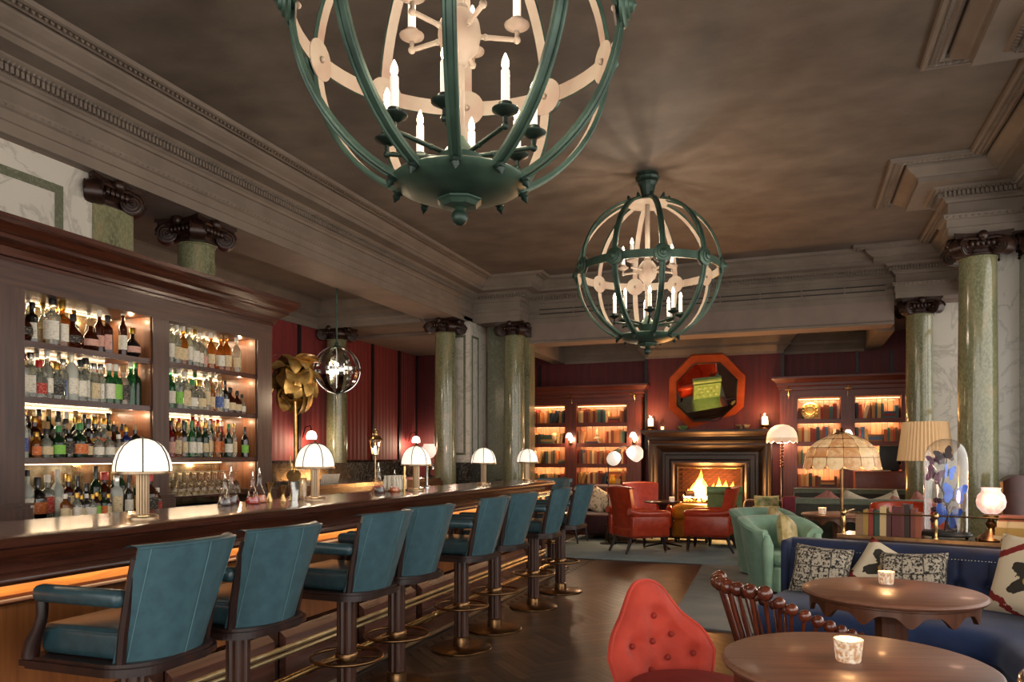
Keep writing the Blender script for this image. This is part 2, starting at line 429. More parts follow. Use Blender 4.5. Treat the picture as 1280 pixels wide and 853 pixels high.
# ceiling border moulding with rope carving
tprof = [(.405, 3.992), (.405, 3.965), (.43, 3.955), (.44, 3.965), (.50, 3.965), (.505, 3.955), (.525, 3.96), (.53, 3.992)]
trim = struct('trim_2', MB().sweep([(o, z) for o, z in tprof], PATH), plaster, 'rope carved plaster border moulding on the ceiling')
mb = MB()
for p, a in along(PATH, .47, .04): octa(mb, p, a + .6, .030, .014, .016, 3.962)
tag(mb.build('rope_carving', plaster, trim), kind='stuff')
# beam cores
bl = struct('beam_left', MB().box(-5.15, -4.62, -3, 10.5, 3.401, 3.96), plaster_soffit, 'long plaster beam above the back bar columns')
struct('beam_right', MB().box(1.95, 2.45, -3, 10.8, 3.401, 3.96), plaster_soffit, 'long plaster beam above the seating side columns')
for nm, bx in (('block', (1.34, 1.96, 4.88, 5.11, 3.401, 3.96)), ('block', (1.34, 1.96, 7.89, 8.11, 3.401, 3.96)), ('block', (1.23, 1.96, 10.73, 11.2, 3.401, 3.96)), ('block', (-4.62, -3.86, 10.54, 11.2, 3.401, 3.96))):
    MB().box(*bx).build(nm, plaster_soffit, bl)
bb = struct('beam_back', MB().box(-3.83, 1.2, 10.865, 11.25, 3.10, 3.97), plaster_soffit, 'deep plaster beam in front of the fireplace alcove')
MB().sweep([(0, 3.10), (.02, 3.10), (.02, 3.13), (0, 3.14)], [(1.2, 10.862), (-3.83, 10.862)]).build('lower_bead', plaster, bb)
# air vent slot in that beam
vt = thing('air_vent', 'long dark slotted air vent in the beam above the fireplace', 'vent', (0, 0, 0))
MB().box(-3.64, 1.09, 10.845, 10.861, 3.53, 3.615).build('slot', black_pl, vt)  # flat black strip stands in for the shade inside the recess
MB().box(-3.66, 1.11, 10.84, 10.858, 3.615, 3.63).build('frame_edge', plaster, vt)
MB().box(-3.66, 1.11, 10.84, 10.858, 3.518, 3.53).build('frame_edge', plaster, vt)
vs_ = MB().box(-.006, .006, 10.838, 10.85, 3.53, 3.615).mesh('vent_bar', plaster)
for i in range(9):
    o = bpy.data.objects.new('vent_bar', vs_); C.objects.link(o); o.parent = vt; o.location = (-3.1 + i * .53, 0, 0)
# alcove cross beams, crown
struct('beam_alcove', MB().box(1.03, 1.25, 11.25, 13.15, 3.07, 3.362), plaster, 'pale plaster cross beam at the seating side of the alcove')
struct('beam_alcove', MB().box(-4.15, -3.93, 11.25, 13.15, 3.07, 3.362), plaster, 'pale plaster cross beam at the bar side of the alcove')
cprof = [(0, 3.06), (.02, 3.06), (.03, 3.10), (.10, 3.17), (.13, 3.19), (.13, 3.23), (.2, 3.30), (.24, 3.33), (.24, 3.362)]
struct('trim_3', MB().sweep(cprof, [(1.03, 13.2), (-.2, 13.2), (-.2, 13.0), (-2.4, 13.0), (-2.4, 13.2), (-3.93, 13.2)]), plaster, 'plaster crown moulding above the wine red alcove wall')

# walls
wb = struct('wall_back', MB().box(-7.2, 2.6, 13.22, 13.4, 0, 3.4), red_fab_dk, 'wine red fabric wall behind the fireplace and bookcases')
cbm = MB(); cbm.box(-2.4, -1.92, 13.0, 13.22, 0, 3.2); cbm.box(-.77, -.2, 13.0, 13.22, 0, 3.2); cbm.box(-1.92, -.77, 13.0, 13.22, 1.27, 3.2); cbm.box(-1.92, -.77, 13.0, 13.22, 0, .45)
cbm.build('chimney_breast', red_fab_dk, wb)
for x0, x1 in ((-2.4, -1.70), (-1.69, -.95), (-.94, -.2)):
    MB().box(x0, x1, 12.985, 13.005, 1.8, 3.06).build('fabric_panel', red_fab_dk, wb)
for x0, x1 in ((-7.2, -4.45), (-4.4, -3.5), (-3.49, -2.42), (-.18, .9), (.95, 1.4), (1.45, 2.6)):
    MB().box(x0, x1, 13.2, 13.225, .1, 3.06).build('fabric_panel', red_fab_dk, wb)
for x in (-4.425, -2.41, -.19, .925, 1.425):
    MB().box(x - .025, x + .025, 12.975 if -2.5 < x < -.1 else 13.18, 13.21, 1.5, 3.06).build('batten', seam_m, wb)
wl = struct('wall_left', MB().box(-7.2, -7.0, -3, 13.4, 0, 3.75), red_fab_dk, 'oxblood fabric panelled wall of the side bay behind the bar')
ys = [2.0, 3.3, 4.6, 5.9, 7.2, 8.5, 9.45, 10.55, 11.55, 12.5, 13.2]
for a, b in zip(ys[:-1], ys[1:]):
    # softly pleated fabric panel
    def fn(u, v, a=a, b=b): return (-6.985 + .003 * sin(u * 50), a + .02 + (b - a - .04) * u, 1.32 + 2.06 * v)
    MB().grid(40, 2, fn).build('fabric_panel', red_fab, wl)
    MB().box(-7.0, -6.96, b - .03, b + .03, 1.1, 3.4).build('batten', seam_m, wl)
    MB().box(-7.0, -6.95, a, b, .9, 1.31).build('marble_dado', marble_black, wl)
bprof = [(0, 3.36), (.03, 3.36), (.03, 3.44), (.06, 3.47), (.06, 3.52), (.16, 3.56), (.16, 3.62), (.22, 3.68), (.26, 3.72), (.26, 3.752)]
trim4 = struct('trim_4', MB().sweep(bprof, [(-5.15, 9.9), (-6.98, 9.9), (-6.98, -2)]), plaster, 'carved plaster cornice of the side bay behind the bar')
mb = MB()
for p, a in along([(-6.98, 9.9), (-6.98, -2)], .05, .06): octa(mb, p, a, .024, .016, .02, 3.50)
tag(mb.build('leaf_carving', plaster, trim4), kind='stuff')
struct('beam_bay', MB().box(-6.98, -4.62, 9.9, 10.3, 3.40, 3.76), plaster, 'plaster cross beam joining the columns at the far end of the side bay')
struct('ceiling_recess', MB().box(-7.2, -4.6, 10.2, 13.4, 3.42, 3.6), plaster_soffit, 'plaster ceiling behind the far bay columns')
# marble piers
def inlay(parent, axis, p, a0, a1, z0, z1, w=.05):
    """raised frame of four strips on a face; axis 'x' = face normal +x at x=p, 'y' = face normal -y at y=p"""
    for (c0, c1, d0, d1) in ((a0, a1, z1 - w, z1), (a0, a1, z0, z0 + w), (a0, a0 + w, z0 + w, z1 - w), (a1 - w, a1, z0 + w, z1 - w)):
        if axis == 'x': MB().box(p - .002, p + .006, c0, c1, d0, d1).build('inlay_strip', marble_grey_green, parent)
        else: MB().box(c0, c1, p - .006, p + .002, d0, d1).build('inlay_strip', marble_grey_green, parent)
pr = struct('wall_pier', MB().box(-5.1, -4.7, 1.5, 4.0, 0, 3.40), marble_white, 'white veined marble pier above the back bar cabinet')
inlay(pr, 'x', -4.7, 2.2, 3.74, 1.2, 3.235, .06)
pr = struct('wall_pier', MB().box(-5.0, -4.55, 10.3, 10.95, 0, 3.40), marble_white, 'white marble pier with olive inlay between the far columns')
inlay(pr, 'x', -4.55, 10.36, 10.62, 1.4, 3.2, .035); inlay(pr, 'y', 10.3, -4.9, -4.62, 1.4, 3.2, .035)
MB().box(-5.05, -4.5, 10.22, 10.9, .9, 1.29).build('black_plinth', marble_black, pr)
MB().box(-4.5, -4.2, 10.86, 11.1, 0, 3.40).build('grey_marble_face', marble_grey_green, pr)
MB().box(-4.2, -3.8, 10.84, 11.1, 0, 3.40).build('olive_pilaster_face', marble_green, pr)
pr = struct('wall_pier', MB().box(1.62, 2.05, 11.05, 11.3, 0, 3.40), marble_white, 'white marble pier beside the pleated lamp column')
pr = struct('wall_pier', MB().box(1.74, 1.96, 8.12, 8.4, 0, 3.40), marble_white, 'narrow white marble pier behind the large olive column')
MB().box(1.96, 2.4, 8.05, 8.4, 0, 3.40).build('dark_window_jamb', wood_dk_z, pr)
wr = struct('wall_right', MB().box(2.4, 2.6, 11.2, 13.4, 0, 3.5), red_fab_dk, 'dark wine red wall beyond the seating side columns')
win = thing('window_1', 'tall dark framed window between the seating side columns', 'window', (2.45, 0, 0), 0, None, 'structure')
for y in (8.45, 9.12, 9.8, 10.48, 11.15): MB().box(-.04, .04, y - .04, y + .04, .9, 3.4).build('mullion', wood_dk_z, win)
for z in (.92, 2.0, 3.1): MB().box(-.03, .03, 8.45, 11.15, z - .03, z + .03).build('transom', wood_dk_y, win)
MB().box(-.12, .08, 8.4, 11.2, 0, .9).build('window_sill', marble_white, win)

# columns with diagonal ionic capitals
def volute_mesh():
    mb = MB(); r = .085
    mb.tube([(0, -.055, 0), (0, .055, 0)], r * .96, 18)
    for sgn in (-1, 1):
        pts = [(r * (1 - t / 21) * cos(t), sgn * .055, r * (1 - t / 21) * sin(t)) for t in [i * .35 for i in range(52)]]
        mb.tube(pts, [.010 * (1 - i / 70) for i in range(52)], 5)
        mb.sphere((0, sgn * .057, 0), .016, 8, 5)
    return mb.mesh('volute', cap_m)
VOL = volute_mesh()
def cap_bell():
    mb = MB()
    mb.lathe([(.15, -.20), (.172, -.19), (.172, -.175), (.155, -.165), (.155, -.14), (.20, -.10), (.205, -.08), (.19, -.06), (.19, -.03)], 20)
    pts = []
    for q in range(4):
        a = q * pi / 2 + pi / 4; rr = .33
        p0 = Vector((rr * cos(a), rr * sin(a))); p1 = Vector((rr * cos(a + pi / 2), rr * sin(a + pi / 2)))
        m = (p0 + p1) / 2
        for t in (0, .06, .25, .5, .75, .94):
            p = p0.lerp(p1, t); d = 4 * t * (1 - t) * .06; pts.append((p.x - m.x / m.length * d, p.y - m.y / m.length * d))
    mb.poly(pts, -.032, 0); mb.poly([(x * .94, y * .94) for x, y in pts], -.05, -.03)
    for q in range(4):
        a = q * pi / 2; c, s_ = cos(a), sin(a)
        mb.sphere((.215 * c, .215 * s_, -.035), (.045, .045, .05), 8, 6)
        for k in (-2, -1, 0, 1, 2):
            mb.sphere((.195 * c - k * .042 * s_, .195 * s_ + k * .042 * c, -.095), (.022, .022, .032), 7, 5)
        for k in (-1, 1):   # scroll band joining centre and volute
            mb.tube([(.20 * c - k * .03 * s_, .20 * s_ + k * .03 * c, -.055), (.205 * c - k * .1 * s_, .205 * s_ + k * .1 * c, -.048), (.2 * c - k * .17 * s_, .2 * s_ + k * .17 * c, -.06)], .018, 6)
    return mb.mesh('bell', cap_m)
BELL = cap_bell()
SHAFT = MB().lathe([(.165, .0), (.165, 1.0), (.162, 1.9), (.152, 3.19), (.16, 3.195), (.16, 3.21)], 28).mesh('shaft', marble_green)
CBASE = MB().lathe([(.235, 0), (.235, .06), (.225, .08), (.20, .10), (.20, .12), (.205, .15), (.18, .17), (.167, .19)], 24).mesh('column_base', marble_black)
def column(x, y, label, rz=0.0, square=False):
    t = thing('column', label, 'column', (x, y, 0), 0, 'olive marble columns', 'structure')
    if square: MB().box(-.19, .17, -.17, .17, 0, 3.21).build('shaft', marble_green, t)
    else:
        for me, nm in ((SHAFT, 'shaft'), (CBASE, 'column_base')):
            o = bpy.data.objects.new(nm, me); C.objects.link(o); o.parent = t
    cp = bpy.data.objects.new('capital', BELL); C.objects.link(cp); cp.parent = t; cp.location = (0, 0, 3.40); cp.rotation_euler = (0, 0, rz)
    for q in range(4):
        a = q * pi / 2 + pi / 4
        o = bpy.data.objects.new('volute', VOL); C.objects.link(o); o.parent = cp
        o.location = (.235 * cos(a), .235 * sin(a), -.125); o.rotation_euler = (0, 0, a)
column(-4.85, 5.13, 'olive marble column rising behind the end of the back bar cabinet')
column(-4.85, 4.14, 'square olive marble pilaster beside the white marble panel', square=True)
column(-4.86, 10.1, 'round olive marble column beside the inlaid white pier')
column(-4.0, 10.72, 'olive marble column at the corner next to the bookcase')
column(-6.75, 10.1, 'olive marble column standing against the oxblood fabric wall behind the globe pendant')
column(1.575, 8.0, 'large olive marble column behind the butterfly dome')
column(1.50, 10.95, 'olive marble column behind the pleated lamp shade')
column(2.12, 8.0, 'dark pilaster capital at the picture edge beside the large olive column', square=True)
# ================================================================== BAR COUNTER
BX = -2.74; BY0, BY1 = -1.2, 8.55
bar = thing('bar_counter', 'long dark wooden bar counter with lit front panels and brass foot rail', 'bar', (-3.0, 3.8, 0))
bar.location = (0, 0, 0)
end = arc(-2.62 - .30, BY1 - .32, .30, 0, pi / 2, 8)
def barpath(front, y1): return [(front, BY0)] + arc(front - .32, y1 - .32, .32, 0, pi / 2, 8) + [(-3.4, y1)]
# worktop with rolled front moulding (travel +Y: left is -X, so offsets are negative outwards)
top = [(-2.62, BY0)] + arc(-2.94, BY1 - .37, .32, 0, pi / 2, 8) + [(-3.26, BY1 - .05), (-3.26, BY0)]
MB().poly(top, 1.055, 1.10).build('worktop', wood_bar_top, bar)
nose = [(.06, 1.1005), (-.02, 1.1005), (-.04, 1.095), (-.052, 1.083), (-.05, 1.068), (-.03, 1.058), (-.028, 1.05), (-.012, 1.03), (.0, 1.0), (.0, .975), (-.018, .97), (-.032, .957), (-.032, .942), (-.018, .93), (.10, .927), (.10, 1.0)]
MB().sweep(nose, barpath(-2.62, BY1 - .05), smooth=True).build('rolled_edge', wood_dk_y, bar)
# lit burl frieze in separate boards, moulding below, front panels, plinth panels
y = -.67; n = 0
while y < 8.0:
    y1 = min(y + .83, 8.15)
    MB().box(-2.80, -2.735, y + .004, y1 - .004, .872, .935).build('burl_frieze', wood_burl, bar)
    MB().box(-2.82, -2.765, y + .045, y1 - .045, .41, .835).build('front_panel', wood_front, bar)
    pp = MB()
    pp.add([(BX + .045, y + .05, .10), (BX + .045, y1 - .05, .10), (BX + .045, y1 - .05, .36), (BX + .045, y + .05, .36), (BX + .0, y + .05, .395), (BX + .0, y1 - .05, .395), (BX, y + .05, .10), (BX, y1 - .05, .10)],
           [(0, 1, 2, 3), (3, 2, 5, 4), (0, 3, 4, 6), (1, 7, 5, 2), (6, 7, 1, 0)])
    pp.build('plinth_panel', WOOD('plinth_wood', '#4a2c24', '#6a463c', 'y', rough=.25, coat=.4), bar)
    MB().box(-2.82, -2.745, y1 - .045, y1 + .045, .10, .84).build('stile', wood_dk_z, bar)
    y = y1
MB().sweep([(.05, .84), (-.03, .84), (-.04, .85), (-.03, .862), (-.015, .872), (.05, .872)], barpath(BX, 8.3)).build('frieze_moulding', wood_dk_y, bar)
MB().box(-3.2, -2.80, BY0, 8.2, .05, .93).build('carcass', wood_dk_y, bar)
MB().box(-3.2, -2.68, BY0, 8.25, .0, .10).build('plinth', wood_dk_y, bar)
MB().box(-3.2, -2.70, 8.15, 8.25, .1, .93).build('end_panel', wood_dk_z, bar)
for z in (.272, .308): MB().cyl((BX + .055, BY0, z), (BX + .055, 8.2, z), .0145, 8).build('brass_strip', M('pale_polished_brass', '#e0cfa8', '#c8b284', rough=.32, metal=.9, scale=12), bar)
# foot rail with brackets
MB().cyl((-2.55, BY0, .19), (-2.55, 8.2, .19), .02, 12).build('foot_rail', brass, bar)
brk = MB().tube([(-2.70, 0, .14), (-2.62, 0, .13), (-2.57, 0, .15), (-2.55, 0, .19)], .011, 8)
brk.sphere((-2.55, 0, .19), .028, 10, 6)
bm_ = brk.mesh('rail_bracket', brass)
for i in range(8):
    o = bpy.data.objects.new('rail_bracket', bm_); C.objects.link(o); o.parent = bar; o.location = (0, .9 + i * 1.05, 0)
# LED strip hidden under the rolled edge, washing the frieze
EMS = EM('led_strip', '#ffa550', 1.0)
MB().box(-2.715, -2.700, BY0, 8.2, .918, .9265).build('led_strip', EMS, bar)
light('bar_led', 'AREA', (-2.70, 3.5, .914), 8, WARM, .03, 9.4, (0, R(50), 0), bar)

# ------------------------------------------------------------------ bar stools
def stool():
    t = thing('bar_stool', 'x', 'bar stool')
    MB().lathe([(.22, 0), (.22, .008), (.212, .014), (.07, .022), (.0, .022)], 36).build('base_plate', brass_ant, t)
    MB().lathe([(.060, .02), (.060, .06), (.056, .07), (.056, .085), (.05, .09)], 20).build('ferrule', brass_ant, t)
    n = 60
    flute = lambda a: .052 - .006 * abs(sin(a * 6))
    mb = MB(); vs = []
    for z in (.085, .66):
        for k_ in range(n): a = 2 * pi * k_ / n; vs.append((flute(a) * cos(a), flute(a) * sin(a), z))
    mb.add(vs, [(k_, (k_ + 1) % n, n + (k_ + 1) % n, n + k_) for k_ in range(n)], False)
    mb.build('column_post', wood_dk_z, t)
    ring = MB().tube([(.19 * cos(a) + .0, .19 * sin(a), .31) for a in [2 * pi * i / 40 for i in range(40)]], .0095, 8, closed=True)
    fr = ring.build('foot_ring', brass_ant, t)
    for a in (.3, .3 + 2.1, .3 + 4.2): MB().cyl((.05 * cos(a), .05 * sin(a), .31), (.19 * cos(a), .19 * sin(a), .31), .007, 6).build('spoke', brass_ant, fr)
    MB().lathe([(.056, .285), (.06, .29), (.06, .33), (.056, .335)], 20).build('ring_collar', brass_ant, t)
    # seat frame: flat front, rounded back corners
    def outline(g=0):
        w, f, b, r = .225 + g, -.25 - g, .235 + g, .14
        return [(f, -w)] + arc(b - r, -w + r, r, -pi / 2, 0, 12) + arc(b - r, w - r, r, 0, pi / 2, 12) + [(f, w)]
    mb = MB(); mb.poly(outline(.012), .662, .682); mb.poly(outline(0), .65, .663); mb.poly(outline(0), .681, .694); mb.build('seat_frame', wood_legs, t)
    ct = MB().rbox(-.235, .17, -.185, .185, .692, .80, .03, 4).build('seat_cushion', blue_dark, t)
    pip = [(-.232, -.182, .785), (.167, -.182, .785), (.167, .182, .785), (-.232, .182, .785)]
    MB().tube(pip, .0045, 6, closed=True).build('piping', blue_dark, ct)
    # backrest shell: curved in plan, flaring to the top
    H0, H1 = .694, 1.085
    def back(u, v, off):
        wv = .200 + .028 * v; a = (u - .5) * 2
        x = .205 + .115 * v + .03 * (1 - a * a) - .085 * abs(a) ** 3 * (1 - .3 * v)
        return (x + off, a * wv, H0 + (H1 - H0) * v + (.006 * (1 - a * a) if v > .9 else 0))
    mb = MB(); nu, nv = 15, 9
    def shell(u, v):   # closed loop outer -> inner, u in 0..1 round the plan
        if u < .5: return back(u * 2, v, .0)
        return back(1 - (u - .5) * 2, v, -.065)
    mb.grid(nu * 2, nv, lambda u, v: (back(min(1, u * 2), v, 0) if u < .5 else back(max(0, 1 - (u - .5) * 2), v, -.062)), closeu=True)
    mb.grid(nu, 5, lambda u, v: tuple(a_ + (b_ - a_) * v + (.010 * sin(pi * v) if i_ == 2 else 0) for i_, (a_, b_) in enumerate(zip(back(u, 1, 0), back(u, 1, -.062)))))
    bk = mb.build('backrest', blue_leather, t)
    for u in (.5, .06, .94):
        MB().tube([back(u, v / 10, .0025) for v in range(11)], .0022, 5).build('stitched_seam', seam_leather, bk)
    MB().tube([back(u / 14, 1, .001) for u in range(15)], .004, 6).build('top_piping', blue_leather, bk)
    for s_ in (-1, 1):
        MB().rbox(-.20, .19, s_ * .215 - .032, s_ * .215 + .032, .885, .945, .025, 3).build('armrest', blue_dark, t)
        ps = [(-.235, s_ * .215, .69), (-.225, s_ * .215, .74), (-.195, s_ * .215, .79), (-.178, s_ * .215, .84), (-.18, s_ * .215, .89)]
        MB().tube(ps, [.030, .027, .021, .019, .021], 8).build('arm_post', wood_legs, t)
        pb = [(.150, s_ * .196, .69), (.168, s_ * .202, .80), (.198, s_ * .210, .92), (.232, s_ * .216, 1.05)]
        MB().tube(pb, [.016, .016, .015, .012], 6).build('back_post', wood_legs, t)
    return t
st0 = stool()
SY = [2.07, 2.62, 3.46, 4.0, 4.94, 5.58, 6.53, 7.38]
words = ['nearest the camera, cut by the lower picture edge', 'second from the camera along the bar', 'third from the camera along the bar', 'fourth from the camera along the bar', 'fifth from the camera, its whole brass base in view', 'sixth from the camera along the bar', 'seventh from the camera along the bar', 'eighth from the camera, last on the long side of the bar']
rot = [.02, -.05, -.03, -.10, .0, -.07, .03, -.06]
for i, y in enumerate(SY):
    lab = 'teal leather bar stool ' + words[i]
    if i == 0:
        st0.location = (-2.25, y, 0.004); st0.rotation_euler = (0, 0, rot[0]); st0['label'] = lab; st0['group'] = 'teal leather bar stools'
    else: copy_tree(st0, (-2.25, y, 0.004), rot[i], lab, 'teal leather bar stools')
copy_tree(st0, (-2.86, 9.0, 0.004), pi / 2 + .15, 'teal leather bar stool facing the rounded far end of the bar', 'teal leather bar stools')

# ------------------------------------------------------------------ dome lamps on the bar
shade_em = None
def milk():
    n = N('lit_milk_glass'); n.set(Base_Color=srgb('#f2ece0'), Roughness=.25)
    n.b.inputs['Emission Color'].default_value = srgb('#fff0dc'); n.b.inputs['Emission Strength'].default_value = .52; return n.m
milk_m = milk()
def dome_lamp():
    t = thing('dome_lamp', 'x', 'table lamp')
    MB().lathe([(.068, 0), (.068, .012), (.062, .018), (.05, .022), (.0, .022)], 28).build('base', brass_lt, t)
    mb = MB()
    for k_ in range(12):
        a = 2 * pi * k_ / 12; mb.cyl((.022 * cos(a), .022 * sin(a), .02), (.022 * cos(a), .022 * sin(a), .225), .0068, 6)
    mb.lathe([(.02, .02), (.02, .225)], 12); mb.build('reeded_stem', brass_lt, t)
    pr = [(.124, .215), (.1245, .235), (.120, .265), (.108, .30), (.088, .333), (.06, .356), (.03, .367), (.0, .370)]
    sh = MB().lathe(pr, 32).build('shade', milk_m, t)
    MB().lathe([(.1265, .205), (.1275, .21), (.1275, .217), (.1265, .22), (.121, .22), (.121, .205), (.1265, .205)], 32).build('rim', brass_lt, sh)
    for k_ in range(6):
        a = 2 * pi * k_ / 6 + .3
        MB().tube([(r * 1.008 * cos(a), r * 1.008 * sin(a), z + .001) for r, z in pr], .003, 5).build('leading', iron, sh)
    MB().lathe([(.008, .368), (.01, .374), (.005, .382), (.0, .384)], 10).build('finial', brass_lt, sh)
    return t
dl0 = dome_lamp()
LW = ['white dome lamp in front of the bottle shelves, largest on the bar', 'white dome lamp beside the bitters carafes and golden palm lamp', 'white dome lamp beside the rack of small white bottles on the bar', 'white dome lamp in front of the black marble plinth of the pier', 'white dome lamp at the rounded far end of the bar']
for i, (x, y) in enumerate(((-2.80, 2.63), (-2.94, 4.15), (-2.95, 5.57), (-2.95, 7.02), (-2.93, 8.30))):
    if i == 0: dl0.location = (x, y, 1.10); dl0['label'] = LW[0]; dl0['group'] = 'white dome lamps on the bar'; o = dl0
    else: o = copy_tree(dl0, (x, y, 1.10), .2 * i, LW[i], 'white dome lamps on the bar')
    light('dome_lamp_glow', 'POINT', (x, y, 1.29), 3.0, WARM2, .05)

# ================================================================== BACK BAR CABINET
CX = -4.2   # front plane
cab = thing('back_bar_cabinet', 'tall fumed oak back bar cabinet with lit bottle shelves', 'cabinet', (0, 0, 0))
BAYS = [(1.75, 2.90), (3.10, 4.035), (4.18, 5.13)]
PILS = [(2.90, 3.10), (4.035, 4.18), (5.13, 5.31), (1.60, 1.75)]
SHZ = [1.375, 1.735, 2.065]
for y0, y1 in PILS:
    p = MB().box(CX - .40, CX, y0, y1, 1.0, 2.42).build('pilaster', wood_oak_z, cab)
    mb = MB(); mb.box(CX - .40, CX + .03, y0 - .03, y1 + .03, 1.0, 1.085); mb.box(CX - .40, CX + .02, y0 - .02, y1 + .02, 1.085, 1.10); mb.box(CX - .4, CX + .035, y0 - .035, y1 + .035, 1.10, 1.115)
    mb.build('pilaster_base', wood_oak_z, p)
MB().box(CX - .40, CX + .002, 1.6, 5.31, 2.36, 2.58).build('frieze', wood_oak_y, cab)
cp_ = [(0, 2.50), (.012, 2.50), (.012, 2.52), (.03, 2.525), (.03, 2.545), (.045, 2.57), (.09, 2.60), (.10, 2.605), (.10, 2.625), (.125, 2.64), (.16, 2.675), (.17, 2.69), (.17, 2.72), (.0, 2.72)]
MB().sweep(cp_, [(CX - .42, 5.31), (CX, 5.31), (CX, 1.55)][::1]).build('cornice', wood_dk_y, cab) if False else None
MB().sweep([(-o, z) for o, z in cp_], [(CX, 1.55), (CX, 5.31), (CX - .42, 5.31)]).build('cornice', wood_dk_y, cab)
MB().box(CX - .42, CX + .02, 1.6, 5.33, 2.70, 2.722).build('top_board', wood_oak_y, cab)
MB().box(CX - .42, CX - .40, 1.6, 5.31, .9, 2.6).build('back_board', wood_cab, cab)
MB().box(CX - .40, CX + .22, 1.55, 5.4, .0, 1.0).build('base_cupboard', wood_dk_y, cab)
MB().box(CX - .40, CX + .24, 1.5, 5.42, .975, 1.0).build('base_worktop', wood_bar_top, cab)
def mirror_mat():
    n = N('antiqued_mirror'); f = n.noise(n.coords((1, 1, 1)), 9, 6)
    n.set(Base_Color=n.ramp(f, (.35, srgb('#7d6a4c')), (.65, srgb('#c2b493'))), Roughness=.16, Metallic=.9); return n.m
ant_mir = mirror_mat()
led_m = EM('shelf_led', '#ffd9a0', 3.5)
for bi, (y0, y1) in enumerate(BAYS):
    MB().box(CX - .395, CX - .385, y0, y1, 1.0, 2.42).build('mirror_panel', ant_mir, cab)
    MB().box(CX - .385, CX - .02, y0 - .001, y0 + .008, 1.0, 2.42).build('side_lining', wood_cab, cab)
    MB().box(CX - .385, CX - .02, y1 - .008, y1 + .001, 1.0, 2.42).build('side_lining', wood_cab, cab)
    for z in SHZ:
        s = MB().box(CX - .385, CX - .03, y0, y1, z - .03, z).build('shelf', wood_oak_y, cab)
        MB().box(CX - .03, CX - .015, y0, y1, z - .034, z + .003).build('shelf_edge', wood_dk_y, s)
    for z in SHZ + [2.40]:
        MB().box(CX - .382, CX - .365, y0 + .02, y1 - .02, z - .045, z - .032).build('led_strip', led_m, cab)
        light('shelf_light', 'AREA', (CX - .36, (y0 + y1) / 2, z - .05), 3.0 if z > SHZ[0] else 1.5, WARM2, .03, y1 - y0 - .1, (0, R(-20), 0), cab)
        light('shelf_spot', 'POINT', (CX - .12, y1 - .08, z - .06), .6, WARM, .01, None, (0, 0, 0), cab)

# ------------------------------------------------------------------ bottles
gl_clear = GLASS('clear_bottle_glass', '#e4ead8', .05, tr=.85)
gl_green = GLASS('green_bottle_glass', '#2f8a4a', .05, tr=.8)
gl_dkgreen = GLASS('dark_green_bottle_glass', '#1c4526', .05, tr=.7)
gl_amber = GLASS('amber_bottle_glass', '#c8741e', .05, tr=.8)
gl_brown = GLASS('dark_brown_bottle_glass', '#4a1c0c', .06, tr=.6)
gl_black = M('black_bottle_glass', '#0d0a0a', rough=.08, coat=.5)
gl_red = GLASS('red_bottle_glass', '#8a1a14', .05, tr=.6)
gl_blue = GLASS('blue_bottle_glass', '#2a3a8a', .05, tr=.7)
gl_frost = GLASS('frosted_bottle_glass', '#d5ded4', .35, tr=.6)
def labmat(nm, c1, c2): return M(nm, c1, c2, rough=.7, scale=70, stretch=(1, 1, 3), lo=.52, hi=.75, detail=3)
L_white = labmat('white_paper_label', '#d9d2c0', '#8d8272'); L_cream = labmat('cream_paper_label', '#cdb890', '#6e5236')
L_yel = labmat('yellow_paper_label', '#d0a030', '#7a5a20'); L_green = labmat('green_paper_label', '#7fb84a', '#3c6a30')
L_red = labmat('red_paper_label', '#a8261e', '#e0c9a8'); L_dark = labmat('dark_paper_label', '#1d1a1c', '#b8a888'); L_org = labmat('orange_paper_label', '#c4622a', '#e8d0a0')
L_blue = labmat('blue_paper_label', '#2f4a86', '#c8ccd8'); L_pink = labmat('pink_paper_label', '#c99a88', '#8a4a40')
cap_gold = M('gold_foil_cap', '#b08a40', rough=.3, metal=.9); cap_black = M('black_cap', '#14110f', rough=.4); cap_red = M('red_wax_cap', '#a51f18', rough=.35)
cap_white = M('white_cap', '#d8d2c4', rough=.5); cap_cork = M('cork_stopper', '#b08a5c', '#8a6840', rough=.8, scale=40); cap_green = M('green_cap', '#2f7a3c', rough=.4); cap_purple = M('purple_cap', '#6a3a8a', rough=.4); cap_silver = M('silver_cap', '#b8b8b4', rough=.25, metal=1)
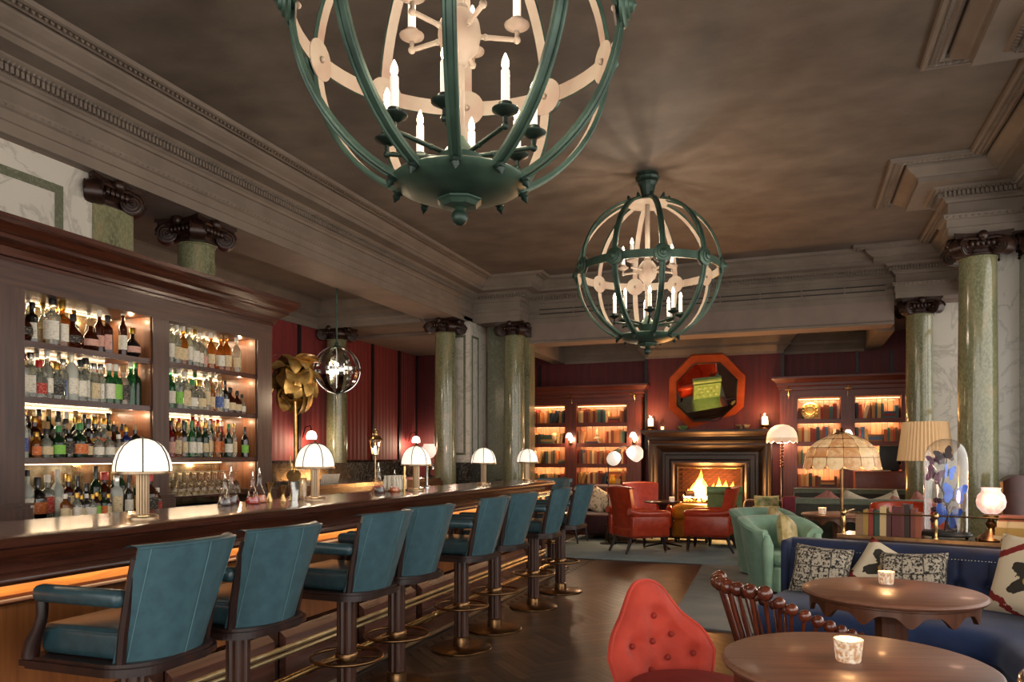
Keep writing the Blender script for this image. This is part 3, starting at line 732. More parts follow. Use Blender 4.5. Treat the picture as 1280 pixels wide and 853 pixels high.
SH = {  # profile, cap z0, cap z1, cap r, label z0,z1, squareness
 'tall': ([(.0, 0), (.036, 0), (.037, .01), (.037, .165), (.033, .19), (.016, .215), (.0135, .225), (.0135, .275)], .265, .305, .0155, .04, .13, None),
 'wine': ([(.0, 0), (.037, 0), (.038, .01), (.038, .175), (.034, .2), (.018, .225), (.0145, .24), (.0145, .295)], .27, .318, .0165, .05, .13, None),
 'square': ([(.0, 0), (.033, 0), (.034, .006), (.034, .16), (.03, .178), (.015, .19), (.014, .2), (.014, .23)], .225, .262, .019, .03, .13, 5),
 'squat': ([(.0, 0), (.048, 0), (.05, .012), (.05, .11), (.044, .135), (.02, .16), (.0155, .17), (.0155, .20)], .19, .235, .021, .03, .095, None),
 'round': ([(.0, 0), (.035, 0), (.048, .02), (.058, .06), (.052, .1), (.03, .13), (.016, .145), (.0145, .185)], .18, .225, .022, .04, .085, None),
 'shoulder': ([(.0, 0), (.040, 0), (.041, .008), (.042, .15), (.038, .172), (.017, .186), (.0145, .195), (.0145, .235)], .225, .272, .019, .035, .135, None),
 'slim': ([(.0, 0), (.028, 0), (.029, .008), (.029, .185), (.025, .21), (.0125, .235), (.0115, .25), (.0115, .30)], .29, .325, .014, .05, .15, None),
 'mini': ([(.0, 0), (.02, 0), (.021, .004), (.021, .065), (.018, .078), (.009, .088), (.008, .105)], .1, .122, .011, .015, .055, None),
}
WORDK = {'tall': 'tall', 'wine': 'wine-shaped', 'square': 'square', 'squat': 'squat', 'round': 'round-bellied', 'shoulder': 'broad-shouldered', 'slim': 'slim', 'mini': 'miniature'}
BMC = {}
def bottle_meshes(kind, glass, lab, cap):
    key = (kind, glass.name, lab.name if lab else '', cap.name)
    if key in BMC: return BMC[key]
    pr, c0, c1, cr, l0, l1, sq = SH[kind]
    rl = max(r for r, z in pr if l0 - .02 <= z <= l1 + .05)
    body = MB().lathe(pr, 14, sq=sq).mesh('glass', glass)
    capm = MB().lathe([(cr, c0), (cr, c1 - .004), (cr * .85, c1), (0, c1)], 10).mesh('stopper', cap)
    lm = None
    if lab:
        a = 1.15
        if kind == 'round':
            lm = MB().lathe([(.0575, l0), (.0592, (l0 + l1) / 2 - .004), (.0565, l1)], 10, a0=-a, a1=a).mesh('paper_label', lab)
        else: lm = MB().lathe([(rl + .0012, l0), (rl + .0012, l1)], 10, a0=-a if not sq else -.72, a1=a if not sq else .72, sq=sq).mesh('paper_label', lab)
    BMC[key] = (body, lm, capm); return BMC[key]
def bottle(x, y, z, kind, glass, lab, cap, label, group, rz=None, s=1.0):
    b, l, c = bottle_meshes(kind, glass, lab, cap)
    o = bpy.data.objects.new('bottle', b); C.objects.link(o); o.location = (x, y, z); o.rotation_euler = (0, 0, random.uniform(-.7, .1) - .3 if rz is None else rz); o.scale = (s, s, s)
    tag(o, label, 'bottle', group)
    if l: p = bpy.data.objects.new('paper_label', l); C.objects.link(p); p.parent = o
    p = bpy.data.objects.new('stopper', c); C.objects.link(p); p.parent = o
    return o
GN = {'clear_bottle_glass': 'clear glass', 'green_bottle_glass': 'green glass', 'dark_green_bottle_glass': 'dark green glass', 'amber_bottle_glass': 'amber', 'dark_brown_bottle_glass': 'dark brown', 'black_bottle_glass': 'black', 'red_bottle_glass': 'red', 'blue_bottle_glass': 'blue', 'frosted_bottle_glass': 'frosted glass'}
def row(bay, shelf, items, shelfname, rowname, x, y0, y1, z):
    """one row of bottles, evenly spread from y0 to y1"""
    n = len(items)
    for i, it in enumerate(items):
        if it is None: continue
        kind, g, l, c = it[:4]; s = it[4] if len(it) > 4 else 1.0
        y = y0 + (y1 - y0) * (i / max(1, n - 1)) + random.uniform(-.008, .008)
        lab = '%s %s bottle, %s from near end, %s row, %s' % (GN[g.name], WORDK[kind], ORD[i], rowname, shelfname)
        bottle(x + random.uniform(-.008, .008), y, z, kind, g, l, c, lab, 'bottles, ' + shelfname, s=s)
A, B_, G, K, W, D, Rr, F = gl_amber, gl_brown, gl_green, gl_black, gl_clear, gl_dkgreen, gl_red, gl_frost
rc = random.choice
def fill(n, kinds, glasses, labs, caps, smin=.92, smax=1.05): return [(rc(kinds), rc(glasses), rc(labs), rc(caps), random.uniform(smin, smax)) for _ in range(n)]
XF, XB = CX - .10, CX - .27
# nearest bay (only its far edge shows past the pilaster)
# large bay by the first dome lamp: whiskies on top
r1 = [('round', B_, L_dark, cap_cork, 1.05), ('square', K, L_white, cap_black, .95), None, ('shoulder', W, L_white, cap_black, 1.15), ('shoulder', A, L_white, cap_gold, 1.1), ('round', B_, L_dark, cap_black, 1.0), None, ('round', B_, L_pink, cap_cork, .95), ('wine', B_, L_pink, cap_white, .9), ('square', B_, L_pink, cap_black, 1.0), None, ('slim', B_, L_white, cap_white, .98), ('round', K, L_pink, cap_gold, .95)]
row(0, 0, r1, 'top shelf, wide bay', 'front', XF, 3.16, 3.95, SHZ[2])
row(0, 0, fill(6, ['slim', 'tall'], [A, W], [L_cream], [cap_gold, cap_white], .9, 1.0), 'top shelf, wide bay', 'back', XB, 3.2, 3.75, SHZ[2])
r2 = [('shoulder', F, L_white, cap_silver), ('square', W, L_white, cap_silver, 1.05), ('squat', W, L_red, cap_red), ('tall', W, L_white, cap_white), ('squat', W, L_dark, cap_gold), ('square', W, L_blue, cap_silver), ('tall', F, L_white, cap_silver, 1.12), ('shoulder', W, L_white, cap_black), ('square', W, L_white, cap_black, 1.1), ('square', W, L_cream, cap_silver), ('square', W, L_white, cap_silver), ('shoulder', G, L_white, cap_white), ('shoulder', G, L_green, cap_white), ('shoulder', W, L_dark, cap_cork), ('tall', G, None, cap_white), ('tall', D, None, cap_green)]
row(0, 1, r2, 'second shelf, wide bay', 'front', XF, 3.15, 3.98, SHZ[1])
row(0, 1, fill(11, ['tall', 'slim', 'shoulder'], [W, W, F, A], [L_cream, L_white], [cap_white, cap_gold, cap_red]), 'second shelf, wide bay', 'back', XB, 3.15, 3.9, SHZ[1])
r3 = [('slim', F, L_blue, cap_blue if False else cap_silver, .8), ('mini', A, L_org, cap_gold, 1.3), ('squat', W, L_cream, cap_black, .75), ('squat', D, L_green, cap_green, .85), ('shoulder', K, L_dark, cap_cork, .8), ('squat', D, L_org, cap_green, .95), ('mini', B_, L_cream, cap_black, 1.4), ('squat', W, L_white, cap_black, .75), ('squat', W, L_white, cap_cork, .75), ('mini', W, L_cream, cap_white, 1.3), ('shoulder', gl_blue, L_cream, cap_gold, .8), ('shoulder', K, L_cream, cap_cork, .85)]
row(0, 2, r3, 'third shelf, wide bay', 'front', XF + .03, 3.15, 3.95, SHZ[0])
row(0, 2, fill(14, ['tall', 'slim', 'shoulder', 'square', 'wine'], [W, A, B_, A, D, K, W], [L_cream, L_org, L_dark, L_yel, L_white], [cap_gold, cap_black, cap_red, cap_cork, cap_white], .95, 1.0), 'third shelf, wide bay', 'back', XB, 3.14, 3.97, SHZ[0])
row(0, 2, fill(12, ['shoulder', 'square', 'squat'], [W, A, B_, D, K], [L_cream, L_org, L_dark, L_yel], [cap_gold, cap_black, cap_cork], .95, 1.02), 'third shelf, wide bay', 'middle', CX - .19, 3.16, 3.95, SHZ[0])
r4 = [('slim', F, L_yel, cap_black, .95), ('tall', F, L_white, cap_black, 1.0), ('squat', K, L_org, cap_black, 1.1), ('shoulder', W, L_red, cap_white), ('tall', F, L_white, cap_white), ('shoulder', B_, L_cream, cap_gold), ('tall', K, L_cream, cap_black, .85), ('square', K, L_dark, cap_black, .8), ('tall', D, L_yel, cap_black, 1.05), ('squat', B_, L_pink, cap_red, 1.2), ('shoulder', D, L_red, cap_cork), ('tall', D, L_cream, cap_cork, 1.05), ('shoulder', W, L_org, cap_black)]
row(0, 3, r4, 'worktop, wide bay', 'back', XF - .06, 3.17, 3.98, 1.0)
r5 = fill(9, ['mini'], [K, B_, W, D, A], [L_white, L_cream, L_org, L_green], [cap_black, cap_gold, cap_white], 1.1, 1.3)
row(0, 3, r5, 'silver tray, wide bay', 'front', CX + .12, 3.26, 3.56, 1.009)
row(0, 3, [('square', F, L_cream, cap_silver, 1.0), ('tall', K, L_white, cap_black, .8), ('tall', D, L_yel, cap_black, 1.0), ('squat', B_, L_dark, cap_red, 1.15), ('mini', B_, L_red, cap_white, 1.4)], 'worktop, wide bay', 'front', CX + .11, 3.64, 3.98, 1.0)
tr = MB().lathe([(.0, 0), (.17, 0), (.185, .012), (.18, .013), (.168, .006), (.0, .006)], 28); 
tag(tr.build('tray', silver, None, (CX + .12, 3.41, 1.001)), 'oval silver tray of miniature bottles on the back bar', 'tray').scale = (.45, 1.1, 1)
# narrower bay: pale rums and liqueurs
q1 = [('slim', A, L_cream, cap_gold), ('slim', W, L_white, cap_white), ('tall', W, L_cream, cap_white), ('tall', A, L_cream, cap_white, .98), ('slim', W, L_white, cap_white), ('tall', W, L_white, cap_gold, .95), ('tall', W, L_white, cap_white, .9), ('tall', W, L_pink, cap_cork, .78), ('wine', A, L_cream, cap_white, .92), None, ('tall', A, L_white, cap_cork, .96), ('tall', A, L_cream, cap_cork, 1.02), None, ('wine', W, L_cream, cap_white, .98)]
row(1, 0, q1, 'top shelf, glassware bay', 'front', XF, 4.24, 4.98, SHZ[2])
row(1, 0, fill(7, ['slim', 'tall'], [W, W, A], [L_cream, L_white], [cap_white, cap_gold]), 'top shelf, glassware bay', 'back', XB, 4.22, 4.7, SHZ[2])
q2 = [('tall', W, L_white, cap_gold, 1.05), ('tall', G, L_white, cap_white), ('tall', W, L_green, cap_white), ('square', W, L_cream, cap_white, 1.1), ('squat', W, L_white, cap_green), ('squat', W, L_cream, cap_gold, 1.0), ('slim', W, L_cream, cap_purple, 1.03), ('tall', A, L_cream, cap_cork, .9), ('tall', W, L_blue, cap_cork, .95), ('tall', K, L_white, cap_black, .85), ('squat', B_, L_cream, cap_black, .9), ('squat', B_, L_cream, cap_black, .8), ('squat', W, L_white, cap_black, .7)]
row(1, 1, q2, 'second shelf, glassware bay', 'front', XF, 4.22, 5.06, SHZ[1])
row(1, 1, fill(8, ['tall', 'slim'], [W, G, W], [L_cream, L_white], [cap_white, cap_green, cap_gold]), 'second shelf, glassware bay', 'back', XB, 4.22, 4.9, SHZ[1])
q3 = [('tall', K, L_dark, cap_red, .85), ('tall', Rr, L_pink, cap_black, .9), ('square', A, L_cream, cap_gold), ('tall', K, L_cream, cap_black, .92), ('tall', G, L_white, cap_green, .92), ('tall', D, L_white, cap_red, .9), ('wine', D, L_cream, cap_gold, .86), ('slim', W, L_cream, cap_white, .9), ('slim', A, L_org, cap_gold, .85), None, ('wine', D, L_white, cap_green, .85), ('slim', W, L_cream, cap_gold, .85), None, ('wine', K, L_green, cap_black, .8)]
row(1, 2, q3, 'third shelf, glassware bay', 'front', XF + .02, 4.21, 5.07, SHZ[0])
row(1, 2, fill(13, ['tall', 'wine', 'slim', 'shoulder'], [Rr, A, K, D, W, B_], [L_red, L_cream, L_org, L_dark], [cap_red, cap_red, cap_gold, cap_green, cap_white], .98, 1.04), 'third shelf, glassware bay', 'back', XB, 4.2, 5.02, SHZ[0])
# upside-down wine glasses
gl_wine = GLASS('clear_wine_glass', '#f2ead8', .02, tr=.95)
wg = MB().lathe([(.036, 0), (.038, .03), (.036, .06), (.026, .085), (.008, .098), (.004, .105), (.0038, .165), (.006, .170), (.034, .176), (.034, .178), (.0, .178)], 16).mesh('wine_glass', gl_wine)
sh2 = MB().box(CX - .36, CX - .03, 4.19, 5.12, 1.075, 1.09).build('glass_rack_board', wood_dk_y, cab)
for rrow, x in ((0, CX - .09), (1, CX - .175), (2, CX - .26)):
    for i in range(11):
        o = bpy.data.objects.new('wine_glass', wg); C.objects.link(o); o.location = (x, 4.24 + i * .058 + .02 * (rrow % 2), 1.0905)
        o.location.y = 4.235 + i * .079 * .93
        tag(o, 'upturned clear wine glass, %s from the near end, %s row' % (ORD[i], ['front', 'middle', 'back'][rrow]), 'wine glass', 'upturned wine glasses')
# ================================================================== GLOBE CHANDELIERS
def band(rad, hw, th, a0, a1, n, lat=False):
    """curved flat band: outer skin slot 0 (green), inner skin slot 1 (pale). lat=False: meridian in xz plane; lat=True: equator"""
    mb = MB()
    def sect(a):
        ro, ri = rad + th / 2, rad - th / 2
        if lat: return [(r * cos(a), r * sin(a), z) for r, z in ((ro, -hw), (ro, hw), (ri, hw), (ri, -hw))]
        return [(r * cos(a), y, r * sin(a)) for r, y in ((ro, -hw), (ro, hw), (ri, hw), (ri, -hw))]
    S = [sect(a0 + (a1 - a0) * k / n) for k in range(n + (0 if lat else 1))]
    vs = [p for s in S for p in s]; L = len(S)
    for i in range(L if lat else L - 1):
        j = (i + 1) % L
        for q, mi in ((0, 0), (1, 0), (2, 1), (3, 0)):
            q2 = (q + 1) % 4; mb.f.append((i * 4 + q, i * 4 + q2, j * 4 + q2, j * 4 + q)); mb.sm.append(True); mb.mi.append(mi)
    mb.v = vs
    return mb
RC = .65
def chandelier():
    t = thing('chandelier', 'x', 'chandelier')           # origin at the globe centre
    lo, hi = -.745 * pi / 2, .83 * pi / 2
    rib = band(RC, .024, .014, lo, hi, 28)
    rib.cur = 0
    for dy in (-.017, .017):
        rib.tube([((RC + .010) * cos(lo + (hi - lo) * k / 28), dy, (RC + .010) * sin(lo + (hi - lo) * k / 28)) for k in range(29)], .0075, 6)
    ribm = rib.mesh('rib', [verd, pale_m])
    bossm = MB(); Mx = Matrix.Rotation(pi / 2, 4, 'Y')
    bossm.T = Mx; bossm.lathe([(.075, .0), (.075, .012), (.066, .018), (.05, .02), (.047, .03), (.03, .033), (.026, .045), (.012, .05), (.0, .06)], 24)
    bossm.T = None; bossm = bossm.mesh('boss', verd)
    inm = MB(); inm.T = Matrix.Rotation(-pi / 2, 4, 'Y'); inm.lathe([(.085, 0), (.085, .006), (.0, .008)], 24); inm.sphere((0, 0, .012), .014, 8, 5); inm.T = None; inm = inm.mesh('inner_disc', pale_m)
    studm = MB(); studm.T = Mx; studm.lathe([(.020, 0), (.022, .01), (.014, .016), (.017, .026), (.010, .036), (.0, .05)], 10); studm.T = None; studm = studm.mesh('stud', verd_dk)
    for k in range(10):
        a = 2 * pi * k / 10 + .06
        o = bpy.data.objects.new('rib', ribm); C.objects.link(o); o.parent = t; o.rotation_euler = (0, 0, a)
        b = bpy.data.objects.new('boss', bossm); C.objects.link(b); b.parent = o; b.location = (RC + .006, 0, 0)
        b = bpy.data.objects.new('inner_disc', inm); C.objects.link(b); b.parent = o; b.location = (RC - .008, 0, 0)
        for la in (lo + .02, hi - .02):
            b = bpy.data.objects.new('stud', studm); C.objects.link(b); b.parent = o; b.location = ((RC + .012) * cos(la), 0, (RC + .012) * sin(la)); b.rotation_euler = (0, -la, 0)
    band(RC, .035, .012, 0, 2 * pi, 60, True).build('equator_band', [verd, pale_m], t)
    z0 = RC * sin(lo)
    ds = MB().lathe([(.0, z0 - 0.0031), (.20, z0), (.262, z0 + .012), (.275, z0 + .002), (.27, z0 - 0.0074), (.245, z0 - 0.0248), (.20, z0 - 0.0434), (.13, z0 - 0.0589), (.09, z0 - 0.0651), (.07, z0 - 0.0663)], 36).build('dish', verd, t)
    MB().lathe([(.07, z0 - 0.0651), (.095, z0 - 0.0694), (.095, z0 - 0.0756), (.085, z0 - 0.0818), (.072, z0 - 0.0961), (.03, z0 - 0.1023), (.018, z0 - 0.1085), (.028, z0 - 0.1128), (.018, z0 - 0.1178)], 8, smooth=False).build('collar', verd, ds)
    MB().sphere((0, 0, z0 - 0.1376), (.034, .034, .034), 16, 10).build('ball_finial', verd_dk, ds)
    zt = RC * sin(hi)
    cr = MB().lathe([(.0, zt - .012), (.185, zt - .012), (.185, zt - .004), (.15, zt + .01), (.07, zt + .018), (.0, zt + .02)], 36, smooth=True)
    cr.build('crown_plate', [pale_m], t)
    MB().lathe([(.10, zt + .012), (.06, zt + .03), (.062, zt + .06), (.055, zt + .07), (.075, zt + .16), (.09, zt + .19), (.085, zt + .20), (.105, zt + .215), (.115, zt + .235), (.10, zt + .25), (.10, zt + .273)], 12, smooth=False).build('ceiling_mount', verd_dk, t)
    # central stem
    MB().lathe([(.022, z0), (.022, zt)], 12).build('stem', pale_m, t)
    MB().lathe([(.02, -.13), (.032, -.12), (.036, -.1), (.075, -.06), (.088, 0), (.08, .05), (.05, .09), (.03, .10), (.034, .115), (.02, .125)], 20).build('stem_ball', pale_m, t)
    MB().lathe([(.03, z0), (.05, z0 + .005), (.055, z0 + .03), (.09, z0 + .085), (.098, z0 + .10), (.085, z0 + .102), (.06, z0 + .13), (.03, z0 + .17), (.02, z0 + .19)], 20).build('vase', verd, t)
    def candle_arm(r, h, z, hub, mat):
        root = MB().tube([(.02, 0, hub), (r - .02, 0, z), (r, 0, z), (r, 0, z + .04)], .010, 8)
        root.sphere((r, 0, z), .016, 8, 6); root.sphere((r * .45, 0, hub + (z - hub) * .43), .013, 8, 5)
        am = root.mesh('candle_arm', mat)
        cup = MB().lathe([(.012, z + .035), (.022, z + .04), (.05, z + .055), (.052, z + .062), (.03, z + .062), (.026, z + .085), (.0, z + .085)], 16, c=(r, 0, 0)).mesh('drip_cup', mat)
        cd = MB().lathe([(.0, z + .08), (.0165, z + .08), (.0165, z + .08 + h), (.012, z + .086 + h), (.0, z + .087 + h)], 12, c=(r, 0, 0)).mesh('candle_sleeve', wax)
        zb = z + .087 + h
        bu = MB().lathe([(.008, zb - .002), (.0145, zb + .014), (.0135, zb + .03), (.006, zb + .05), (.0, zb + .06)], 10, c=(r, 0, 0)).mesh('bulb', bulb_m)
        return am, ((cup, 'drip_cup'), (cd, 'candle_sleeve'), (bu, 'bulb')), (r, zb + .02)
    for cnt, r, h, z, hub, off, mt in ((8, .30, .125, z0 + .13, z0 + .10, .25, verd_dk), (5, .235, .115, .0, .0, .5, pale_m)):
        am, parts, (lr, lz) = candle_arm(r, h, z, hub, mt)
        for k in range(cnt):
            a = 2 * pi * k / cnt + off
            o = bpy.data.objects.new('candle_arm', am); C.objects.link(o); o.parent = t; o.rotation_euler = (0, 0, a)
            for me, nm in parts:
                p = bpy.data.objects.new(nm, me); C.objects.link(p); p.parent = o
    return t
ch0 = chandelier()
ch0.location = (-1.27, 2.77, 3.09); ch0['label'] = 'verdigris globe chandelier with candle bulbs, nearer one cut by the top edge'; ch0['group'] = 'globe chandeliers'
ch1 = copy_tree(ch0, (-1.275, 6.93, 3.09), .0, 'verdigris globe chandelier with candle bulbs hanging whole before the fireplace', 'globe chandeliers')
# bulbs give the light
for cx, cy in ((-1.27, 2.77), (-1.275, 6.93)):
    for cnt, r, z, off in ((8, .30, -.23, .25), (5, .235, .235, .5)):
        for k in range(cnt):
            a = 2 * pi * k / cnt + off
            light('candle_bulb', 'POINT', (cx + r * cos(a), cy + r * sin(a), 3.09 + z + .035), 2.2, (1, .80, .60), .008)

# ------------------------------------------------------------------ small polished globe pendant over the back bar
pg = thing('globe_pendant', 'polished silver globe pendant on a rod in front of the oxblood wall', 'pendant lamp', (-5.3, 7.93, 2.45))
rr = .285
rb = band(rr, .030, .008, -1.35, 1.35, 20).mesh('rib', [silver, silver])
for k in range(8):
    o = bpy.data.objects.new('rib', rb); C.objects.link(o); o.parent = pg; o.rotation_euler = (0, 0, 2 * pi * k / 8)
band(rr, .02, .008, 0, 2 * pi, 40, True).build('equator_band', [silver, silver], pg)
MB().lathe([(.0, -.30), (.02, -.295), (.07, -.282), (.09, -.27), (.0, -.268)], 20).build('bottom_cap', verd, pg)
MB().lathe([(.0, .268), (.09, .27), (.07, .282), (.03, .30), (.02, .34), (.0, .35)], 20).build('top_cap', verd, pg)
MB().cyl((0, 0, .34), (0, 0, 1.30), .012, 8).build('rod', verd, pg)
MB().lathe([(.06, 1.25), (.05, 1.28), (.05, 1.30)], 16).build('ceiling_rose', verd, pg)
for k in range(4):
    a = k * pi / 2 + .4
    ar = MB().tube([(0, 0, -.04), (.08 * cos(a), .08 * sin(a), -.05), (.08 * cos(a), .08 * sin(a), .0)], .007, 6).build('candle_arm', silver, pg)
    MB().lathe([(.011, .0), (.011, .06), (.013, .065), (.008, .09), (0, .10)], 8, c=(.08 * cos(a), .08 * sin(a), 0)).build('bulb', bulb_m, ar)
MB().cyl((0, 0, -.27), (0, 0, .27), .008, 6).build('stem', silver, pg)
light('pendant_bulbs', 'POINT', (-5.3, 7.93, 2.47), 16, (1, .72, .48), .08)

# ------------------------------------------------------------------ golden palm leaf lamp
pl = thing('palm_leaf_lamp', 'tall golden palm leaf lamp at the end of the back bar cabinet', 'floor lamp', (-4.55, 6.1, 0))
MB().lathe([(.15, 0), (.15, .02), (.05, .04), (.03, .06)], 24).build('base', gold_m, pl)
MB().tube([(0, 0, .04), (.004, 0, .8), (0, .004, 1.5), (0, 0, 1.95)], .017, 8).build('stem', gold_m, pl)
def leaf(L, Wd, curl):
    mb = MB()
    def f(u, v):
        s = v; wd = Wd * (sin(pi * min(1, s * .94 + .06)) ** .6) * (u - .5) * 2; th = curl * s * 1.6
        return (L * s * cos(th) , wd, -L * s * sin(th) + .35 * wd * wd / Wd)
    mb.grid(7, 9, f); return mb
random.seed(11)
lm_ = [leaf(.22, .085, .5).mesh('palm_leaf', gold_m), leaf(.20, .08, .9).mesh('palm_leaf', gold_m), leaf(.18, .075, 1.2).mesh('palm_leaf', gold_m), leaf(.16, .085, 1.4).mesh('palm_leaf', gold_m)]
for k in range(70):
    el = random.uniform(-1.1, 1.4); a = random.uniform(0, 2 * pi)
    o = bpy.data.objects.new('palm_leaf', random.choice(lm_)); C.objects.link(o); o.parent = pl
    o.location = (.11 * cos(a) * cos(el), .11 * sin(a) * cos(el), 2.13 + .15 * sin(el)); o.rotation_euler = (random.uniform(-.7, .7), -el * .9, a)
light('palm_leaf_fill', 'POINT', (-4.0, 5.75, 1.9), 6, WARM2, .05)  # added light in front of the gold leaves; the lamp holds no bulb

# ------------------------------------------------------------------ far service counter with lamps
sv = thing('service_counter', 'dark wooden service counter behind the far end of the bar', 'counter', (0, 0, 0))
MB().box(-5.35, -4.75, 5.9, 9.78, 0, 1.03).build('cupboard', wood_dk_y, sv)
MB().poly([(-5.4, 5.85), (-4.72, 5.85)] + arc(-4.72 - .2, 9.62, .2, 0, pi / 2, 6) + [(-5.4, 9.82)], 1.03, 1.075).build('worktop', wood_bar_top, sv)
for k in range(6): MB().box(-4.75, -4.735, 5.95 + k * .63, 6.52 + k * .63, .1, .98).build('cupboard_door', wood_dk_z, sv)
MB().box(-5.42, -5.36, 5.9, 9.75, 1.03, 1.30).build('marble_splashback', marble_black, sv)
# lantern on a post
ln = thing('post_lantern', 'glass sided brass lantern on a thin post behind the bar', 'lantern', (-5.0, 8.34, 1.076))
MB().lathe([(.06, 0), (.06, .01), (.015, .02)], 16).build('foot', brass, ln)
MB().cyl((0, 0, .01), (0, 0, .32), .010, 8).build('post', brass, ln)
MB().lathe([(.045, .32), (.05, .325), (.05, .335)], 6, smooth=False).build('tray', brass, ln)
gp = thin_m
for k in range(6):
    a = 2 * pi * k / 6; b = 2 * pi * (k + 1) / 6
    MB().add([(.045 * cos(a), .045 * sin(a), .335), (.045 * cos(b), .045 * sin(b), .335), (.082 * cos(b), .082 * sin(b), .52), (.082 * cos(a), .082 * sin(a), .52)], [(0, 1, 2, 3)]).build('pane', gp, ln)
    MB().cyl((.046 * cos(a), .046 * sin(a), .335), (.083 * cos(a), .083 * sin(a), .52), .005, 5).build('glazing_bar', brass, ln)
MB().lathe([(.092, .515), (.09, .525), (.06, .56), (.03, .575), (.032, .60), (.045, .605), (.04, .63), (.012, .64), (.014, .66), (0, .67)], 12).build('roof', brass, ln)
MB().lathe([(.0, .335), (.016, .335), (.016, .40), (.012, .43), (0, .45)], 10).build('candle_bulb', EM('lantern_bulb', '#ffe2b8', 10), ln)
light('lantern_light', 'POINT', (-4.88, 8.34, 1.52), 4, WARM2, .03)
# pink globe lamp
pk = thing('pink_globe_lamp', 'pink glass globe lamp on a black figured stand before the marble pier', 'table lamp', (-4.85, 9.55, 1.076))
MB().lathe([(.07, 0), (.07, .02), (.05, .03), (.02, .05), (.022, .1), (.035, .14), (.03, .19), (.015, .22), (.03, .27), (.025, .29)], 14).build('stand', iron, pk)
MB().lathe([(.03, .28), (.06, .295), (.095, .34), (.105, .39), (.095, .44), (.075, .465), (.082, .48)], 20).build('globe', EM('lit_pink_glass', '#ffb4a0', .6), pk)
light('pink_lamp_light', 'POINT', (-4.45, 9.5, 1.5), 1.5, (1, .6, .45), .05)
# hooded wall lamps on the oxblood wall
for y, lb in ((9.47, 'small white wall lamp under the golden palm leaves'), (12.78, 'small white wall lamp beyond the post lantern')):
    wlamp = thing('wall_lamp', lb, 'wall lamp', (-6.93, y, 1.66), 0, 'small white wall lamps')
    MB().tube([(.0, 0, .0), (.05, 0, .16), (.14, 0, .18), (.16, 0, .10)], .008, 6).build('bracket', iron, wlamp)
    MB().lathe([(.075, -.02), (.078, .03), (.06, .08), (.03, .10), (0, .105)], 14, c=(.16, 0, 0)).build('shade', EM('lit_wall_lamp_glass', '#fff0da', 3), wlamp)
    light('wall_lamp_light', 'POINT', (-6.72, y, 1.58), 14, WARM2, .05)

# ------------------------------------------------------------------ bar top tools
gl_liq_r = M('red_liqueur', '#a01810', rough=.1); gl_liq_o = M('orange_liqueur', '#c8601a', rough=.1); gl_liq_d = M('dark_liqueur', '#2a0c08', rough=.1)
def carafe(x, y, liq, label, s=1.0):
    t = thing('bitters_carafe', label, 'carafe', (x, y, 1.1005), 0, 'small glass bitters carafes')
    b = MB().lathe([(.0, .0), (.042, .0), (.046, .01), (.03, .06), (.013, .10), (.011, .15), (.014, .155)], 14).build('flask', thin_m, t); b.scale = (s, s, s)
    b = MB().lathe([(.0, .003), (.041, .003), (.0435, .012), (.033, .043), (.0, .043)], 14).build('liqueur', liq, t); b.scale = (s, s, s)
    b = MB().lathe([(.012, .15), (.007, .16), (.003, .19), (.004, .195), (.0, .2)], 8).build('pourer', silver, t); b.scale = (s, s, s)
carafe(-3.1, 3.50, gl_liq_d, 'dark bitters carafe, first of the four at the cabinet end', .95); carafe(-3.16, 3.62, gl_liq_d, 'tall dark bitters carafe behind the red one', 1.15)
carafe(-3.05, 3.68, gl_liq_r, 'red bitters carafe in front of the tall dark one'); carafe(-3.1, 3.80, gl_liq_o, 'orange bitters carafe beside the jiggers', 1.1)
jg = MB().lathe([(.024, 0), (.024, .002), (.008, .05), (.008, .055), (.028, .12), (.026, .12), (.0, .06)], 14)
tag(jg.build('jigger', brass, None, (-3.12, 3.92, 1.1005)), 'golden hourglass jigger on the bar', 'jigger', 'jiggers on the bar')
o = jg.build('jigger', brass, None, (-3.06, 3.98, 1.1005)); o.scale = (.9, .9, .8); tag(o, 'shorter golden jigger beside the strainer tin', 'jigger', 'jiggers on the bar')
st = thing('bar_tin', 'steel bar tin holding gold strainers and spoons', 'tin', (-3.03, 4.05, 1.1005))
MB().lathe([(.0, 0), (.033, 0), (.042, .13), (.04, .13), (.032, .004)], 18).build('tin', silver, st)
for k, (dx, dy, h) in enumerate(((.02, .01, .26), (-.02, .01, .24), (.0, -.02, .29), (.015, -.015, .22))):
    MB().tube([(0, 0, .01), (dx * 1.5, dy * 2, h)], .004, 6).build('spoon_handle', brass, st)
so = MB().lathe([(.0, 0), (.045, 0), (.045, .006), (.0, .008)], 16).build('strainer', brass, st, (.02, -.03, .16), (R(60), 0, .6))
jr = thing('mixing_jar', 'cut glass mixing jar with cork coloured filling on the bar', 'jar', (-3.12, 4.24, 1.1005))
MB().lathe([(.0, 0), (.045, 0), (.046, .15), (.03, .17), (.03, .2), (.0, .2)], 16).build('jar', thin_m, jr)
MB().lathe([(.0, .004), (.041, .004), (.041, .14), (.0, .14)], 16).build('filling', M('beige_filling', '#b09468', '#8a6e48', rough=.8, scale=40), jr)
MB().lathe([(.018, .2), (.012, .22), (.006, .25), (.0, .255)], 10).build('stopper', silver, jr)
